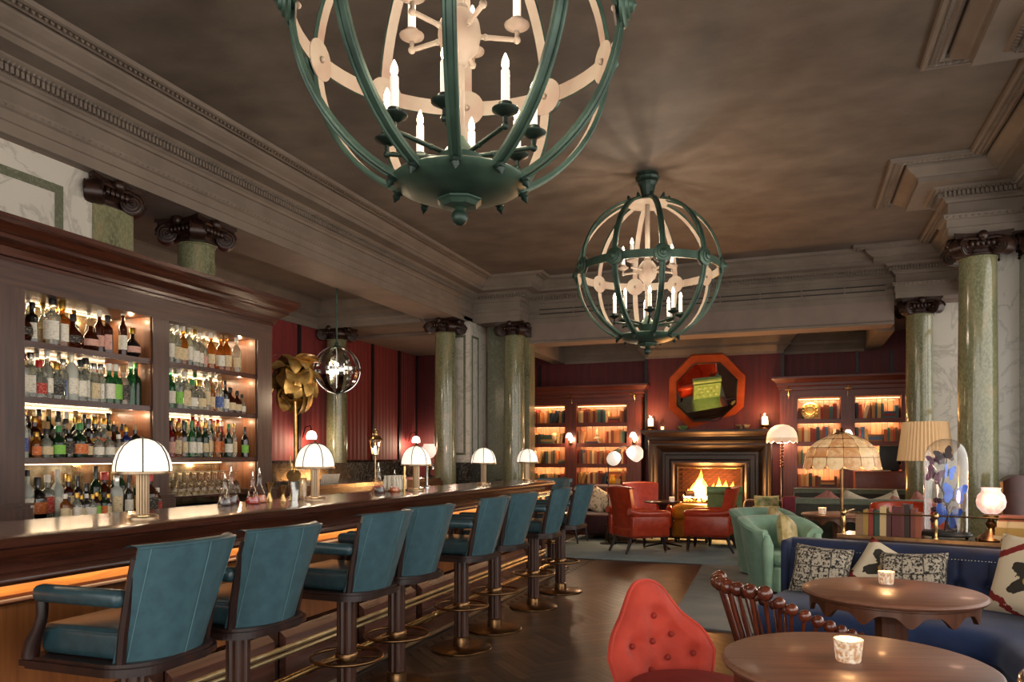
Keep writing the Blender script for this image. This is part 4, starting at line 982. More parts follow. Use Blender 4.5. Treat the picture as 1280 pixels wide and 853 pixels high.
# second group
carafe(-3.02, 5.10, gl_liq_d, 'dark bitters carafe nearer the middle dome lamp', 1.0); carafe(-3.1, 5.22, gl_liq_r, 'red bitters carafe nearer the middle dome lamp', 1.2); carafe(-3.0, 5.30, gl_liq_o, 'orange bitters carafe nearer the middle dome lamp', .9)
rk = thing('bottle_rack', 'metal rack of small white dasher bottles on the bar', 'rack', (-3.08, 5.45, 1.1005))
MB().box(-.06, .06, -.11, .11, 0, .012).build('rack_base', silver, rk)
for i in range(3):
    for j in range(5): MB().lathe([(.0, .012), (.017, .012), (.017, .09), (.01, .1), (.011, .125), (.0, .13)], 8, c=(-.04 + i * .04, -.09 + j * .045, 0)).build('dasher_bottle', cap_white, rk)
MB().cyl((.07, .03, 0), (.07, .03, .24), .009, 8).build('handle_post', brass, rk)
tp = thing('soda_tap', 'tall polished tap behind the middle dome lamp', 'tap', (-3.12, 6.1, 1.1005))
MB().lathe([(.03, 0), (.03, .01), (.012, .02), (.012, .2), (.014, .21)], 12).build('tap_post', silver, tp)
MB().tube([(0, 0, .2), (.03, 0, .225), (.06, 0, .21), (.062, 0, .17)], .009, 8).build('spout', silver, tp)
nap = MB()
for k in range(10): nap.T = Matrix.Translation((0, k * .035, 0)) @ Matrix.Rotation(.25, 4, 'Y'); nap.rbox(-.004, .004, -.012, .012, 0, .11, .002, 1)
nap.T = None
tag(nap.build('napkin_rack', cap_white, None, (-4.95, 7.1, 1.0755)), 'row of folded white napkins on the service counter', 'napkins', None, 'stuff')
# ================================================================== FIREPLACE
fp = thing('fireplace', 'large black stepped wooden fireplace surround with open hearth', 'fireplace', (0, 0, 0))
FX = -1.345; FW = .535   # centre, half opening
FZ0, FZ1 = .62, 1.215
# stepped and splayed surround: profile (inset from the outer edge, depth) carried round an inverted U
SP = [(0, 13.0), (0, 12.80), (.02, 12.785), (.05, 12.80), (.07, 12.835), (.10, 12.835), (.11, 12.85), (.22, 12.965), (.26, 12.965), (.275, 12.93), (.34, 12.93), (.35, 12.90), (.375, 12.875), (.405, 12.875), (.43, 12.90), (.465, 12.93), (.465, 13.0)]
def uloop(o, y): return [(FX - FW - .465 + o, y, 0), (FX - FW - .465 + o, y, FZ1 + .445 - o * .957), (FX + FW + .465 - o, y, FZ1 + .445 - o * .957), (FX + FW + .465 - o, y, 0)]
for seg, mt_ in ((0, wood_mantel), (1, wood_mantel_x), (2, wood_mantel)):
    mb = MB()
    for (o0, y0), (o1, y1) in zip(SP[:-1], SP[1:]):
        A_, B0 = uloop(o0, y0), uloop(o1, y1); mb.add([A_[seg], A_[seg + 1], B0[seg + 1], B0[seg]], [(0, 1, 2, 3)])
    mb.build(['side_surround', 'top_surround', 'side_surround'][seg], mt_, fp)
mprof = [(.0, 1.66), (.02, 1.66), (.03, 1.70), (.06, 1.725), (.07, 1.74), (.09, 1.75), (.12, 1.775), (.13, 1.785), (.13, 1.82), (.0, 1.82)]
MB().sweep(mprof, [(FX + .975, 13.0), (FX + .975, 12.82), (FX - .975, 12.82), (FX - .975, 13.0)]).build('mantel_shelf', wood_mantel_x, fp)
MB().box(FX - .97, FX + .97, 12.825, 13.0, 1.645, 1.818).build('mantel_board', wood_mantel_x, fp)
brick_m = M('sooty_firebrick', '#5a2c18', '#2a130a', rough=.9, scale=8, rnd=.5)
fb = MB(); fb.box(FX - FW - .02, FX + FW + .02, 13.195, 13.215, .4, 1.3)
fb.box(FX - FW - .05, FX - FW, 12.95, 13.215, .4, 1.3); fb.box(FX + FW, FX + FW + .05, 12.95, 13.215, .4, 1.3); fb.box(FX - FW, FX + FW, 12.95, 13.215, 1.22, 1.3); fb.box(FX - FW, FX + FW, 12.86, 13.215, .4, .60)
fb.build('firebox', M('sooty_firebox', '#2a1610', '#140b08', rough=.9, scale=8), fp)
# herringbone-laid fire bricks at the back, set proud of the joints
bme = MB().box(-.055, .055, -.012, 0, -.018, .018).mesh('brick', brick_m)
for r_ in range(15):
    for c_ in range(10):
        x = FX - FW + .06 + c_ * .114 + (.057 if r_ % 2 else 0)
        if x > FX + FW - .04: continue
        o = bpy.data.objects.new('brick', bme); C.objects.link(o); o.parent = fp; o.location = (x, 13.195, .63 + r_ * .04); o.rotation_euler = (0, 0, 0)
tube_b = MB().cyl((FX - FW, 12.93, 1.19), (FX + FW, 12.93, 1.19), .012, 8); tube_b.build('screen_rail', brass, fp)
for s_ in (-1, 1): MB().box(FX + s_ * (FW - .02) - .012, FX + s_ * (FW - .02) + .012, 12.9, 12.93, .6, 1.2).build('screen_post', brass_ant, fp)
log_m = M('charred_log', '#3a2418', '#120a06', rough=.9, scale=14)
random.seed(5)
for i, (x, y, z, a, L) in enumerate(((-.18, 13.2, .66, .2, .6), (.2, 13.22, .66, -.25, .55), (.02, 13.15, .72, .05, .7), (-.25, 13.12, .74, .5, .35), (.28, 13.14, .74, -.4, .35))):
    o = MB().tube([(-L / 2, 0, 0), (-L / 6, .01, .008), (L / 6, -.008, 0), (L / 2, 0, .01)], [.045, .052, .05, .042], 9).build('log', log_m, None, (FX + x, y - .12, z + .01), (0, 0, a))
    tag(o, ['charred log low on the bar side of the fire', 'charred log low on the plum sofa side of the fire', 'long charred log across the top of the fire', 'short charred log at the bar end of the fire', 'short charred log at the plum sofa end of the fire'][i], 'log', 'burning logs')
emb = MB()
for k in range(90): emb.sphere((random.uniform(-.42, .42), random.uniform(-.1, .12), random.uniform(-.01, .05)), random.uniform(.012, .028), 5, 4)
o = emb.build('embers', EM('glowing_embers', '#ff7a1e', 6), None, (FX, 13.03, .63)); tag(o, 'bed of glowing embers under the burning logs', 'embers', None, 'stuff')
def flame_mat():
    n = N('flame'); n.set(Base_Color=(0, 0, 0, 1), Roughness=1.0); g = n.new('ShaderNodeTexCoord'); sp = n.new('ShaderNodeSeparateXYZ'); n.ln(g.outputs['Generated'], sp.inputs[0])
    f = n.math('ADD', sp.outputs[2], n.math('MULTIPLY', n.math('SUBTRACT', n.noise(g.outputs['Object'], 14, 3), .5), .5))
    n.set(Emission_Color=n.ramp(f, (0, srgb('#fff1c4')), (.35, srgb('#ffd070')), (.7, srgb('#ff9a30')), (1, srgb('#d8480c'))), Emission_Strength=7.0); return n.m
fm = flame_mat()
def flame(h, w_, tw, sd):
    rd = random.Random(sd); mb = MB()
    def f(u, v):
        a = 2 * pi * u; r = w_ * (sin(pi * min(1, v * .82 + .18)) ** .9) * (1 - v) ** .35 * (1 + .3 * sin(3 * a + v * 6 + sd))
        return (r * cos(a) + .08 * h * sin(v * 5 + sd) * v, r * .6 * sin(a), h * v)
    mb.grid(12, 14, f, closeu=True); return mb
for i, (x, h, w_) in enumerate(((-.34, .14, .05), (-.26, .24, .06), (-.17, .44, .075), (-.09, .30, .055), (-.02, .16, .05), (.06, .24, .05), (.13, .33, .05), (.2, .22, .06), (.28, .28, .065), (.36, .26, .06), (.43, .14, .05), (-.40, .09, .04))):
    o = flame(h * 1.1, w_, 0, i * 1.7).build('flame', fm, None, (FX + x, 12.99 + .03 * sin(i * 2.1), .68))
    tag(o, ['tall bright flame', 'low flame'][h < .2] + ', %s counted from the bar side of the fire' % ORD[[-.40, -.34, -.26, -.17, -.09, -.02, .06, .13, .2, .28, .36, .43].index(x)], 'flame', 'flames in the hearth')
light('fire_light', 'POINT', (FX - .1, 12.93, .92), 60, (1, .42, .12), .12)
light('fire_light', 'POINT', (FX + .3, 12.93, .85), 45, (1, .42, .12), .1)

# octagonal mirror leaning forward from the chimney breast
mr = thing('octagonal_mirror', 'octagonal mirror in an orange wooden frame above the mantel', 'mirror', (FX - .02, 12.70, 2.44))
TILT = R(33); YAW = R(12)
mc_ = Vector((FX - .02, 12.70, 2.44)); aim = Vector((-1.0, 11.72, .62))
mn = ((aim - mc_).normalized() + (Vector((0, 0, 1.39)) - mc_).normalized()).normalized()
mrt = Vector((12.7, 1.365, 0)).normalized(); mu = mn.cross((mrt * .5 + mn.cross(Vector((0, 0, 1))).normalized() * (.5 if mn.cross(Vector((0, 0, 1))).dot(mrt) > 0 else -.5))).normalized()
if mu.z < 0: mu = -mu
my = -mn; mx = my.cross(mu).normalized()
mr.rotation_euler = Matrix((mx, my, mu)).transposed().to_euler(); mr.scale = (1, 1, 1.13)
def octo(r): return [(r * cos(pi / 8 + k * pi / 4), r * sin(pi / 8 + k * pi / 4)) for k in range(8)]
ro, ri = .60 / cos(pi / 8), .475 / cos(pi / 8)
wood_mir = M('orange_satinwood', '#8a3516', '#a84a22', rough=.3, scale=5, stretch=(1, 1, 1), coat=.4)
O_, I_ = octo(ro), octo(ri)
for k in range(8):
    k2 = (k + 1) % 8; q = [O_[k], O_[k2], I_[k2], I_[k]]
    vs = [(x, -.03, z) for x, z in q] + [(x, .03, z) for x, z in q]
    MB().add(vs, [(0, 1, 2, 3), (7, 6, 5, 4), (0, 4, 5, 1), (1, 5, 6, 2), (2, 6, 7, 3), (3, 7, 4, 0)]).build('frame_segment', wood_mir, mr)
MB().tube([(x * 1.0, -.032, z * 1.0) for x, z in I_], .009, 6, closed=True).build('inner_bead', iron, mr)
MB().add([(x * .995, -.012, z * .995) for x, z in I_], [tuple(range(8))]).build('mirror_glass', M('mirror_silver', '#d8d4cc', rough=.02, metal=1), mr)

# things on the mantel
candle_m = EM('lit_candle_wax', '#ffd9a0', 2.2)
def hurricane(x, label):
    t = thing('hurricane_candle', label, 'candle', (x, 12.80, 1.8205), 0, 'hurricane candles on the mantel')
    MB().lathe([(.09, 0), (.095, .01), (.06, .03), (.05, .045), (.075, .055), (.08, .07), (.0, .07)], 18).build('stand', brass_ant, t)
    MB().lathe([(.0, .07), (.045, .07), (.045, .19), (.04, .2), (.0, .195)], 16).build('candle', candle_m, t)
    MB().lathe([(.078, .07), (.08, .16), (.075, .25), (.073, .25), (.078, .16), (.076, .07)], 20).build('glass_chimney', thin_m, t)
    MB().lathe([(.0, .197), (.009, .205), (.006, .225), (.0, .24)], 8).build('flame', EM('candle_flame', '#ffdf9a', 25), t)
    light('mantel_candle', 'POINT', (x, 12.68, 2.05), 12, (1, .5, .2), .03)
hurricane(-2.30, 'lit hurricane candle on the bookcase lamp end of the mantel'); hurricane(-.46, 'lit hurricane candle on the scalloped lamp end of the mantel')
lt = thing('mantel_lantern', 'tiny pointed glass lantern beside the mantel candle', 'lantern', (-2.10, 12.80, 1.8205))
for k in range(4):
    a = pi / 4 + k * pi / 2; MB().tube([(.045 * cos(a), .045 * sin(a), 0), (.045 * cos(a), .045 * sin(a), .1), (0, 0, .2)], .005, 5).build('bar', brass_ant, lt)
MB().lathe([(.05, 0), (.05, .012), (.0, .012)], 4, smooth=False).build('base', brass_ant, lt); MB().lathe([(.0, .012), (.025, .012), (.025, .06), (.0, .06)], 10).build('candle', candle_m, lt)
def bowl(x, r, h, m, label):
    tag(MB().lathe([(.0, 0), (r * .4, 0), (r * .45, .01), (r * .8, h * .5), (r, h), (r * .96, h), (r * .7, h * .45), (.0, .02)], 20).build('bowl', m, None, (x, 12.80, 1.8205)), label, 'bowl')
bowl(-1.76, .085, .07, M('green_glaze', '#4a6a44', '#5f8052', rough=.3, scale=6), 'small green bowl on the mantel under the mirror')
bowl(-.80, .12, .075, M('speckled_cream_glaze', '#b8a488', '#4a3428', rough=.4, scale=30, lo=.45, hi=.55), 'wide cream bowl with dark pattern on the mantel')

# ================================================================== BOOKCASES
BKF = 12.85
bk_light = EM('bookcase_led', '#ffc07a', 3.0)
SHB = [.50, .875, 1.25, 1.625, 1.975]      # shelf tops (lowest two mostly hidden by seating)
SHL = [.52, .90, 1.25, 1.61, 1.97]
def bookcase(name, label, X0, X1, bays, TOP):
    t = thing(name, label, 'bookcase', (0, 0, 0))
    MB().box(X0, X1, 13.15, 13.2, 0, TOP).build('back_panel', wood_mah_z, t)
    edges = [X0] + [v for b in bays for v in b] + [X1]
    for i in range(0, len(edges), 2):
        if edges[i + 1] - edges[i] > .01: MB().box(edges[i], edges[i + 1], BKF - .01, 13.15, 0, TOP - .3).build('upright', wood_mah_z, t)
    MB().box(X0, X1, BKF, 13.15, TOP - .33, TOP - .02).build('frieze', wood_mah_x, t)
    cpf = [(0, TOP - .22), (.02, TOP - .21), (.02, TOP - .16), (.05, TOP - .14), (.05, TOP - .10), (.10, TOP - .06), (.13, TOP - .03), (.13, TOP)]
    MB().sweep(cpf + [(0, TOP)], [(X1, 13.1), (X1, BKF), (X0, BKF), (X0, 13.1)]).build('cornice', wood_mah_x, t)
    MB().box(X0, X1, BKF, 13.15, 0, .30).build('base_plinth', wood_mah_x, t)
    for x0, x1 in bays:
        nb = 8
        for k in range(nb):
            a = x0 + (x1 - x0) * k / nb; b = x0 + (x1 - x0) * (k + 1) / nb
            MB().box(a + .003, b - .003, 13.12, 13.15, .3, TOP - .33).build('back_board', wood_back, t)
        for z in SHL:
            s = MB().box(x0, x1, BKF + .01, 13.15, z - .045, z).build('shelf', wood_mah_x, t)
            MB().box(x0, x1, BKF + .004, BKF + .018, z - .068, z + .002).build('shelf_lip', wood_mah_x, s)
        for z in SHL[1:] + [TOP - .31]:
            MB().box(x0 + .02, x1 - .02, BKF + .02, BKF + .035, z - .06, z - .046).build('led_strip', bk_light, t)
            light('bookcase_light', 'AREA', ((x0 + x1) / 2, BKF + .06, z - .06), 3.6, (1, .62, .33), x1 - x0 - .08, .03, (R(30), 0, 0), t)
    return t
BL = bookcase('bookcase', 'mahogany bookcase with lit shelves on the bar side of the fireplace', -4.75, -2.47, [(-4.55, -3.83), (-3.62, -2.72)], 2.62)
BR = bookcase('bookcase', 'mahogany bookcase with lit shelves behind the capiz lamp', -.23, 1.75, [(.03, .67), (.87, 1.52)], 2.65)
BC = ['#6a2a1a', '#8a4a28', '#3a4a3a', '#a06a3a', '#7a5a3c', '#24343c', '#8c2a20', '#c09a60', '#4a2a1c', '#3c5a4c', '#b86a38', '#2a2a34', '#96703c', '#caa878']
BC2 = ['#7a2a20', '#2c4a6a', '#c4a060', '#8a3a2a', '#3a5a5c', '#b04a2a', '#d0b890', '#6a4a30', '#28303c', '#a87848']
def bookmat(c): return M('book_cloth_' + c[1:], c, rough=.6, rnd=.3)
UB = {}
def bmesh_book(c):
    if c in UB: return UB[c]
    mb = MB(); mb.cur = 0
    mb.box(-.5, .5, -.5, -.46, 0, 1); mb.box(-.5, -.42, -.46, .5, 0, 1); mb.box(.42, .5, -.46, .5, 0, 1)
    for z in (.2, .76): mb.box(-.52, .52, -.53, -.5, z, z + .03)
    mb.cur = 1; mb.box(-.42, .42, -.46, .47, .02, .97)
    UB[c] = mb.mesh('book', [bookmat(c), paper_m]); return UB[c]
HUE = {'#6a2a1a': 'russet', '#8a4a28': 'tan brown', '#3a4a3a': 'dark green', '#a06a3a': 'caramel', '#7a5a3c': 'brown', '#24343c': 'slate', '#8c2a20': 'red', '#c09a60': 'buff', '#4a2a1c': 'dark brown', '#3c5a4c': 'sage', '#b86a38': 'orange', '#2a2a34': 'charcoal', '#96703c': 'ochre', '#caa878': 'cream', '#7a2a20': 'maroon', '#2c4a6a': 'blue', '#c4a060': 'straw', '#8a3a2a': 'brick red', '#3a5a5c': 'teal', '#b04a2a': 'rust', '#d0b890': 'ivory', '#6a4a30': 'umber', '#28303c': 'dark blue', '#a87848': 'honey'}
def book(x, y, z, w, d, h, c, label, group, lean=0, flat=False, rz=0):
    o = bpy.data.objects.new('book', bmesh_book(c)); C.objects.link(o)
    o.scale = (w, d, h); o.location = (x, y, z); o.rotation_euler = (0, lean, rz)
    if flat: o.rotation_euler = (0, pi / 2, rz + pi / 2 if False else rz); o.location = (x - h / 2, y, z + w / 2)
    tag(o, label, 'book', group); return o
random.seed(21)
CN = ['lowest', 'fourth', 'third', 'second', 'top']
def shelf_books(x0, x1, z, pal, bayname, si, gaps=(), hmax=.26):
    x = x0 + .015; i = 0; sn = '%s shelf, %s' % (CN[si], bayname)
    while x < x1 - .05 and i < 26:
        skip = False
        for g0, g1 in gaps:
            if g0 <= x < g1: x = g1; skip = True
        if skip: continue
        w = random.uniform(.03, .055); h = random.uniform(.72, 1.0) * hmax; c = rc(pal)
        if x + w > x1 - .01: break
        lean = 0
        if random.random() < .06: lean = .22
        if lean: x += .03
        book(x + w / 2 - (h * .0 if not lean else .02), 13.0, z + (.004 if lean else 0), w, .18, h, c, '%s book, %s from the bar side, %s' % (HUE[c], ORD[i], sn), 'books, ' + sn, lean)
        x += w + .002 + (h * sin(lean) if lean else 0); i += 1
    return i
def flat_stack(x, z, n, pal, nm):
    zz = z
    for k in range(n):
        w = random.uniform(.03, .045); c = rc(pal)
        book(x + .1, 13.0, zz, w, .18, random.uniform(.2, .25), c, '%s book lying flat, %s from the bottom, %s' % (HUE[c], ORD[k], nm), 'flat books, ' + nm, flat=True); zz += w + .001
E1, E2 = 'end dome lamp bay', 'reading lamp bay'
E3, E4 = 'gold plate bay', 'leather chest bay'
b1, b2 = (-4.55, -3.83), (-3.62, -2.72)
shelf_books(*b1, SHL[4], BC, E1, 4, [(-4.33, -4.18)]); shelf_books(*b1, SHL[3], BC, E1, 3, [(-4.32, -4.0)], .22); shelf_books(*b1, SHL[2], BC, E1, 2, [(-4.55, -4.36), (-4.0, -3.83)], .25); shelf_books(*b1, SHL[1], BC, E1, 1, [], .18)
flat_stack(-4.28, SHL[3], 4, BC, 'second shelf, ' + E1); flat_stack(-3.98, SHL[2], 2, BC, 'third shelf, ' + E1)
shelf_books(*b2, SHL[4], BC, E2, 4, [(-3.1, -2.86)], .27); shelf_books(*b2, SHL[3], BC, E2, 3, [(-3.5, -3.1)], .25); shelf_books(*b2, SHL[2], BC, E2, 2, [(-3.2, -3.12)], .26); shelf_books(*b2, SHL[1], BC, E2, 1, [(-3.1, -2.82)], .25)
flat_stack(-3.08, SHL[4], 3, BC, 'top shelf, ' + E2); flat_stack(-3.46, SHL[3], 2, BC, 'second shelf, ' + E2); flat_stack(-3.06, SHL[1], 6, BC, 'fourth shelf, ' + E2)
b3, b4 = (.03, .67), (.87, 1.52)
shelf_books(*b3, SHL[4], BC2 + BC, E3, 4, [(.10, .34)], .25); shelf_books(*b3, SHL[3], BC + BC2, E3, 3, [(.5, .56)], .26); shelf_books(*b3, SHL[2], BC, E3, 2, [(.3, .42)], .24); shelf_books(*b3, SHL[1], BC, E3, 1, [(.38, .58)], .22)
flat_stack(.38, SHL[1], 3, BC, 'fourth shelf, ' + E3)
shelf_books(*b4, SHL[4], BC2, E4, 4, [(1.26, 1.44)], .27); shelf_books(*b4, SHL[3], BC2 + BC, E4, 3, [(1.06, 1.28)], .24); shelf_books(*b4, SHL[2], BC2, E4, 2, [], .24)
flat_stack(1.25, SHL[4], 3, BC2, 'top shelf, ' + E4); flat_stack(1.07, SHL[3], 3, BC2, 'second shelf, ' + E4)
# shelf ornaments
def vase_orn(x, z, pr, m, name, label, cat='vase', s=1.0):
    o = MB().lathe(pr, 16).build(name, m, None, (x, 12.98, z)); o.scale = (s, s, s); return tag(o, label, cat)
vase_orn(-4.06, SHL[3], [(.0, 0), (.05, 0), (.05, .01), (.035, .03), (.075, .08), (.08, .12), (.06, .17), (.03, .19), (.0, .2)], M('ginger_jar_glaze', '#c8a878', '#7a4a2a', rough=.3, scale=12), 'ginger_jar', 'round cream and brown jar between the books behind the end dome lamp', 'jar')
vase_orn(-4.45, SHL[2], [(.0, 0), (.08, 0), (.08, .02), (.05, .05), (.06, .09), (.03, .13), (.04, .17), (.03, .22), (.0, .23)], cream_fab, 'figurine', 'cream ceramic figure beside the end dome lamp', 'figurine')
vase_orn(-3.28, SHL[3], [(.0, 0), (.06, 0), (.07, .04), (.06, .09), (.025, .12), (.03, .17), (.02, .22), (.0, .26)], M('mottled_stoneware', '#5a4a34', '#a89070', rough=.4, scale=20), 'bust', 'small mottled bust on the second shelf near the wall sconce', 'bust')
gp_ = thing('gold_plate', 'embossed golden plate standing on the top shelf', 'plate', (.22, 12.93, SHL[4] + .002))
o = MB(); o.T = Matrix.Translation((0, 0, .135)) @ Matrix.Rotation(R(80), 4, 'X'); o.lathe([(.0, .01), (.06, .012), (.07, .02), (.09, .012), (.12, .02), (.135, .012), (.13, 0), (.0, 0)], 28)
for k in range(12): o.sphere((.105 * cos(k * pi / 6), .105 * sin(k * pi / 6), .02), .016, 6, 4)
o.T = None; o.build('dish', gold_m, gp_); MB().box(-.06, .06, .0, .05, 0, .02).build('plate_stand', wood_dk_x, gp_)
vase_orn(.40, SHL[2], [(.0, 0), (.03, 0), (.035, .03), (.02, .06), (.03, .1), (.07, .13), (.075, .17), (.05, .2), (.0, .21)], M('white_blue_porcelain', '#c8ccd0', '#4a5a5c', rough=.3, scale=16), 'urn', 'pale urn on the third shelf behind the capiz lamp', 'urn')
# wall sconces on the bookcase uprights
def sconce(x, y, z, label):
    t = thing('sconce', label, 'wall lamp', (x, y, z), 0, 'small bookcase sconces')
    m = MB(); m.T = Matrix.Rotation(pi / 2, 4, 'X'); m.lathe([(.04, 0), (.04, .012), (.015, .02), (.0, .022)], 16); m.T = None; m.build('wall_plate', brass, t)
    MB().tube([(0, -.01, 0), (0, -.06, -.03), (0, -.09, .0), (0, -.09, .06)], .008, 6).build('arm', brass, t)
    MB().lathe([(.012, .05), (.012, .10), (.0, .10)], 8, c=(0, -.09, 0)).build('candle_tube', cap_white, t)
    MB().lathe([(.065, .09), (.055, .13), (.03, .17), (.022, .175)], 16, c=(0, -.09, 0)).build('shade', EM('lit_sconce_shade', '#ffe6c4', 2.5), t)
    light('sconce_light', 'POINT', (x, y - .10, z + .06), 8, WARM2, .03)
sconce(-3.725, BKF - .012, 1.62, 'small shaded sconce between the two bookcase bays on the bar side')
sconce(-2.59, BKF - .012, 1.62, 'small shaded sconce next to the mantel on the bar side')
sconce(.77, BKF - .012, 1.62, 'small shaded sconce above the capiz lamp')
for x, lb in ((-3.70, 'first'), (-2.58, 'second'), (-.1, 'third'), (.77, 'fourth')):
    t = thing('picture_light', '%s little brass picture light under the bookcase cornices from the bar side' % lb, 'picture light', (x, BKF - .012, 2.42), 0, 'picture lights')
    MB().tube([(0, 0, -.1), (0, -.03, 0), (0, -.16, .06), (0, -.19, .02)], .006, 6).build('arm', brass, t)
    MB().cyl((-.05, -.19, .015), (.05, -.19, .015), .012, 8).build('hood', brass, t)
# ================================================================== RUGS
def rugmat(nm, c1, c2, c3):
    n = N(nm); co = n.coords()
    f = n.noise(co, 3, 6); g = n.noise(n.coords((1, 14, 1)), 20, 3); h = n.noise(n.coords((14, 1, 1)), 20, 3)
    a = n.ramp(f, (.35, srgb(c1)), (.65, srgb(c2)))
    b = n.mix(n.math('MULTIPLY', n.math('ADD', g, h), .35), a, srgb(c3))
    n.set(Base_Color=b, Roughness=.95); n.bump(n.noise(co, 180, 2), .5, .004); return n.m
rug1 = MB(); rug1.rbox(-3.5, -.55, 9.82, 12.7, .001, .012, .004, 1)
tag(rug1.build('rug', rugmat('faded_blue_rug_wool', '#6f858e', '#8a9fa7', '#a3b3b6')), 'large faded blue rug under the red armchairs', 'rug')
rug2 = MB(); rug2.poly([(-1.1, 9.80), (-.98, 6.2), (1.9, 5.9), (1.9, 9.8)], .001, .012)
tag(rug2.build('rug', rugmat('faded_grey_rug_wool', '#6a6e72', '#868886', '#98a0a2')), 'worn grey blue rug under the green armchairs', 'rug')
rug3 = MB(); rug3.poly([(-.55, 9.82), (1.9, 9.82), (1.9, 12.6), (-.55, 12.6)], .001, .011)
tag(rug3.build('rug', rugmat('brown_rug_wool', '#4a3c38', '#5e4e48', '#6a5c58')), 'brown patterned rug beside the plum sofa', 'rug')

# ================================================================== ARMCHAIRS
def wing_chair(leather):
    """faces +x, origin on the floor"""
    t = thing('wing_armchair', 'x', 'armchair')
    MB().rbox(-.30, .32, -.30, .30, .22, .36, .03, 3).build('seat_rail', leather, t)
    MB().rbox(-.26, .34, -.235, .235, .34, .46, .05, 4).build('seat_cushion', leather, t)
    # backrest: flaring slab with slight wing curve
    def bf(u, v, off):
        a = (u - .5) * 2; w = .24 + .06 * v
        return (-.27 - .15 * v + off + .05 * a * a, a * w, .24 + .67 * v + .02 * (1 - a * a) * v)
    mb = MB(); nu, nv = 11, 9
    mb.grid(nu * 2, nv, lambda u, v: (bf(min(1, u * 2), v, 0) if u < .5 else bf(max(0, 1 - (u - .5) * 2), v, .10)), closeu=True)
    mb.grid(nu, 6, lambda u, v: tuple(p + (q - p) * v + (.025 * sin(pi * v) if i == 2 else 0) for i, (p, q) in enumerate(zip(bf(u, 1, 0), bf(u, 1, .10)))))
    b = mb.build('backrest', leather, t)
    MB().tube([bf(u / 12, 1, .003) for u in range(13)], .006, 6).build('piping', leather, b)
    for s_ in (-1, 1):
        MB().tube([bf(.5 + s_ * .5, v / 8, .0) for v in range(9)], .006, 6).build('piping', leather, b)
        ar = MB(); ar.rbox(-.33, .30, s_ * .285 - .045, s_ * .285 + .045, .24, .54, .03, 3)
        a_ = ar.build('arm_panel', leather, t)
        MB().tube([(-.36, s_ * .285, .60), (-.2, s_ * .29, .565), (.1, s_ * .29, .555), (.28, s_ * .285, .55), (.315, s_ * .285, .545)], [.055, .055, .06, .058, .03], 10).build('arm_roll', leather, a_)
        MB().tube([(.25, s_ * .25, .23), (.26, s_ * .255, .10), (.265, s_ * .26, .02)], [.028, .024, .017], 8).build('leg', wood_legs, t)
        MB().lathe([(.0, 0), (.018, 0), (.018, .03), (.0, .03)], 8, c=(.265, s_ * .26, 0)).build('castor', brass, t)
        MB().tube([(-.27, s_ * .2, .24), (-.31, s_ * .21, .12), (-.37, s_ * .22, .0)], [.028, .023, .017], 8).build('leg', wood_legs, t)
    return t
wc = wing_chair(red_leather)
wc.location = (-2.10, 10.78, .012); wc.rotation_euler = (0, 0, R(45)); wc['label'] = 'scarlet leather armchair seen from behind, nearest the bar stools'; wc['group'] = 'scarlet armchairs'
copy_tree(wc, (-2.25, 12.08, .012), R(-62), 'scarlet leather armchair facing the room behind the candle table', 'scarlet armchairs')
copy_tree(wc, (-1.16, 11.22, .012), R(176), 'scarlet leather armchair seen from its side before the fire', 'scarlet armchairs')
# pedestal table with star base
pt = thing('pedestal_table', 'dark round pedestal table with star foot among the scarlet armchairs', 'table', (-1.86, 11.35, .012))
MB().lathe([(.0, .67), (.24, .67), (.27, .675), (.275, .69), (.265, .70), (.0, .70)], 32).build('tabletop', wood_dk_x, pt)
MB().lathe([(.035, .05), (.03, .1), (.04, .3), (.045, .5), (.06, .62), (.11, .67)], 14).build('pedestal', wood_legs, pt)
for k in range(4):
    a = k * pi / 2 + .5; MB().tube([(0, 0, .07), (.12 * cos(a), .12 * sin(a), .05), (.30 * cos(a), .30 * sin(a), .014)], [.02, .016, .012], 6).build('foot', iron, pt)
# tealights in rough glass
tea_g = EM('lit_crackle_glass', '#ffd8a0', 1.3)
def tealight_mat():
    n = N('lit_crackle_glass_holder'); f = n.noise(n.coords((1, 1, 1)), 90, 3)
    n.set(Base_Color=srgb('#a08a6c'), Roughness=.3)
    n.set(Emission_Color=n.ramp(f, (.4, srgb('#b06a38')), (.62, srgb('#fff0d8'))), Emission_Strength=.42); n.bump(f, .6, .004); return n.m
tea_m = tealight_mat()
def tealight(x, y, z, label, s=1.0, en=1.2):
    t = thing('tealight', label, 'candle', (x, y, z + .0005), 0, 'tealights in rough glass holders')
    for o in (MB().lathe([(.0, 0), (.030, 0), (.033, .005), (.039, .062), (.036, .062), (.031, .012), (.0, .012)], 18).build('glass_holder', tea_m, t),
              MB().lathe([(.0, .012), (.024, .012), (.024, .026), (.0, .026)], 12).build('wax', candle_m, t),
              MB().lathe([(.0, .027), (.005, .034), (.003, .046), (.0, .054)], 8).build('flame', EM('tealight_flame', '#ffe0a0', 22), t)):
        o.scale = (s, s, s)
    light('tealight_glow', 'POINT', (x, y, z + .09), en, (1, .5, .2), .02)
tealight(-1.70, 11.2, .712, 'small tealight on the star footed table by the fire', 1.1)
# mustard bench in front of the fire
ms = thing('fender_bench', 'mustard yellow leather bench in front of the hearth', 'bench', (-1.55, 12.35, .012))
MB().rbox(-.29, .29, -.22, .22, .08, .36, .05, 3).build('seat_base', mustard_lt, ms); MB().rbox(-.30, .30, -.23, .23, .36, .60, .08, 4).build('seat_pad', mustard_lt, ms)
for sx in (-1, 1):
    for sy in (-1, 1): MB().lathe([(.02, 0), (.028, .08)], 8, c=(sx * .24, sy * .16, 0)).build('leg', wood_legs, ms)
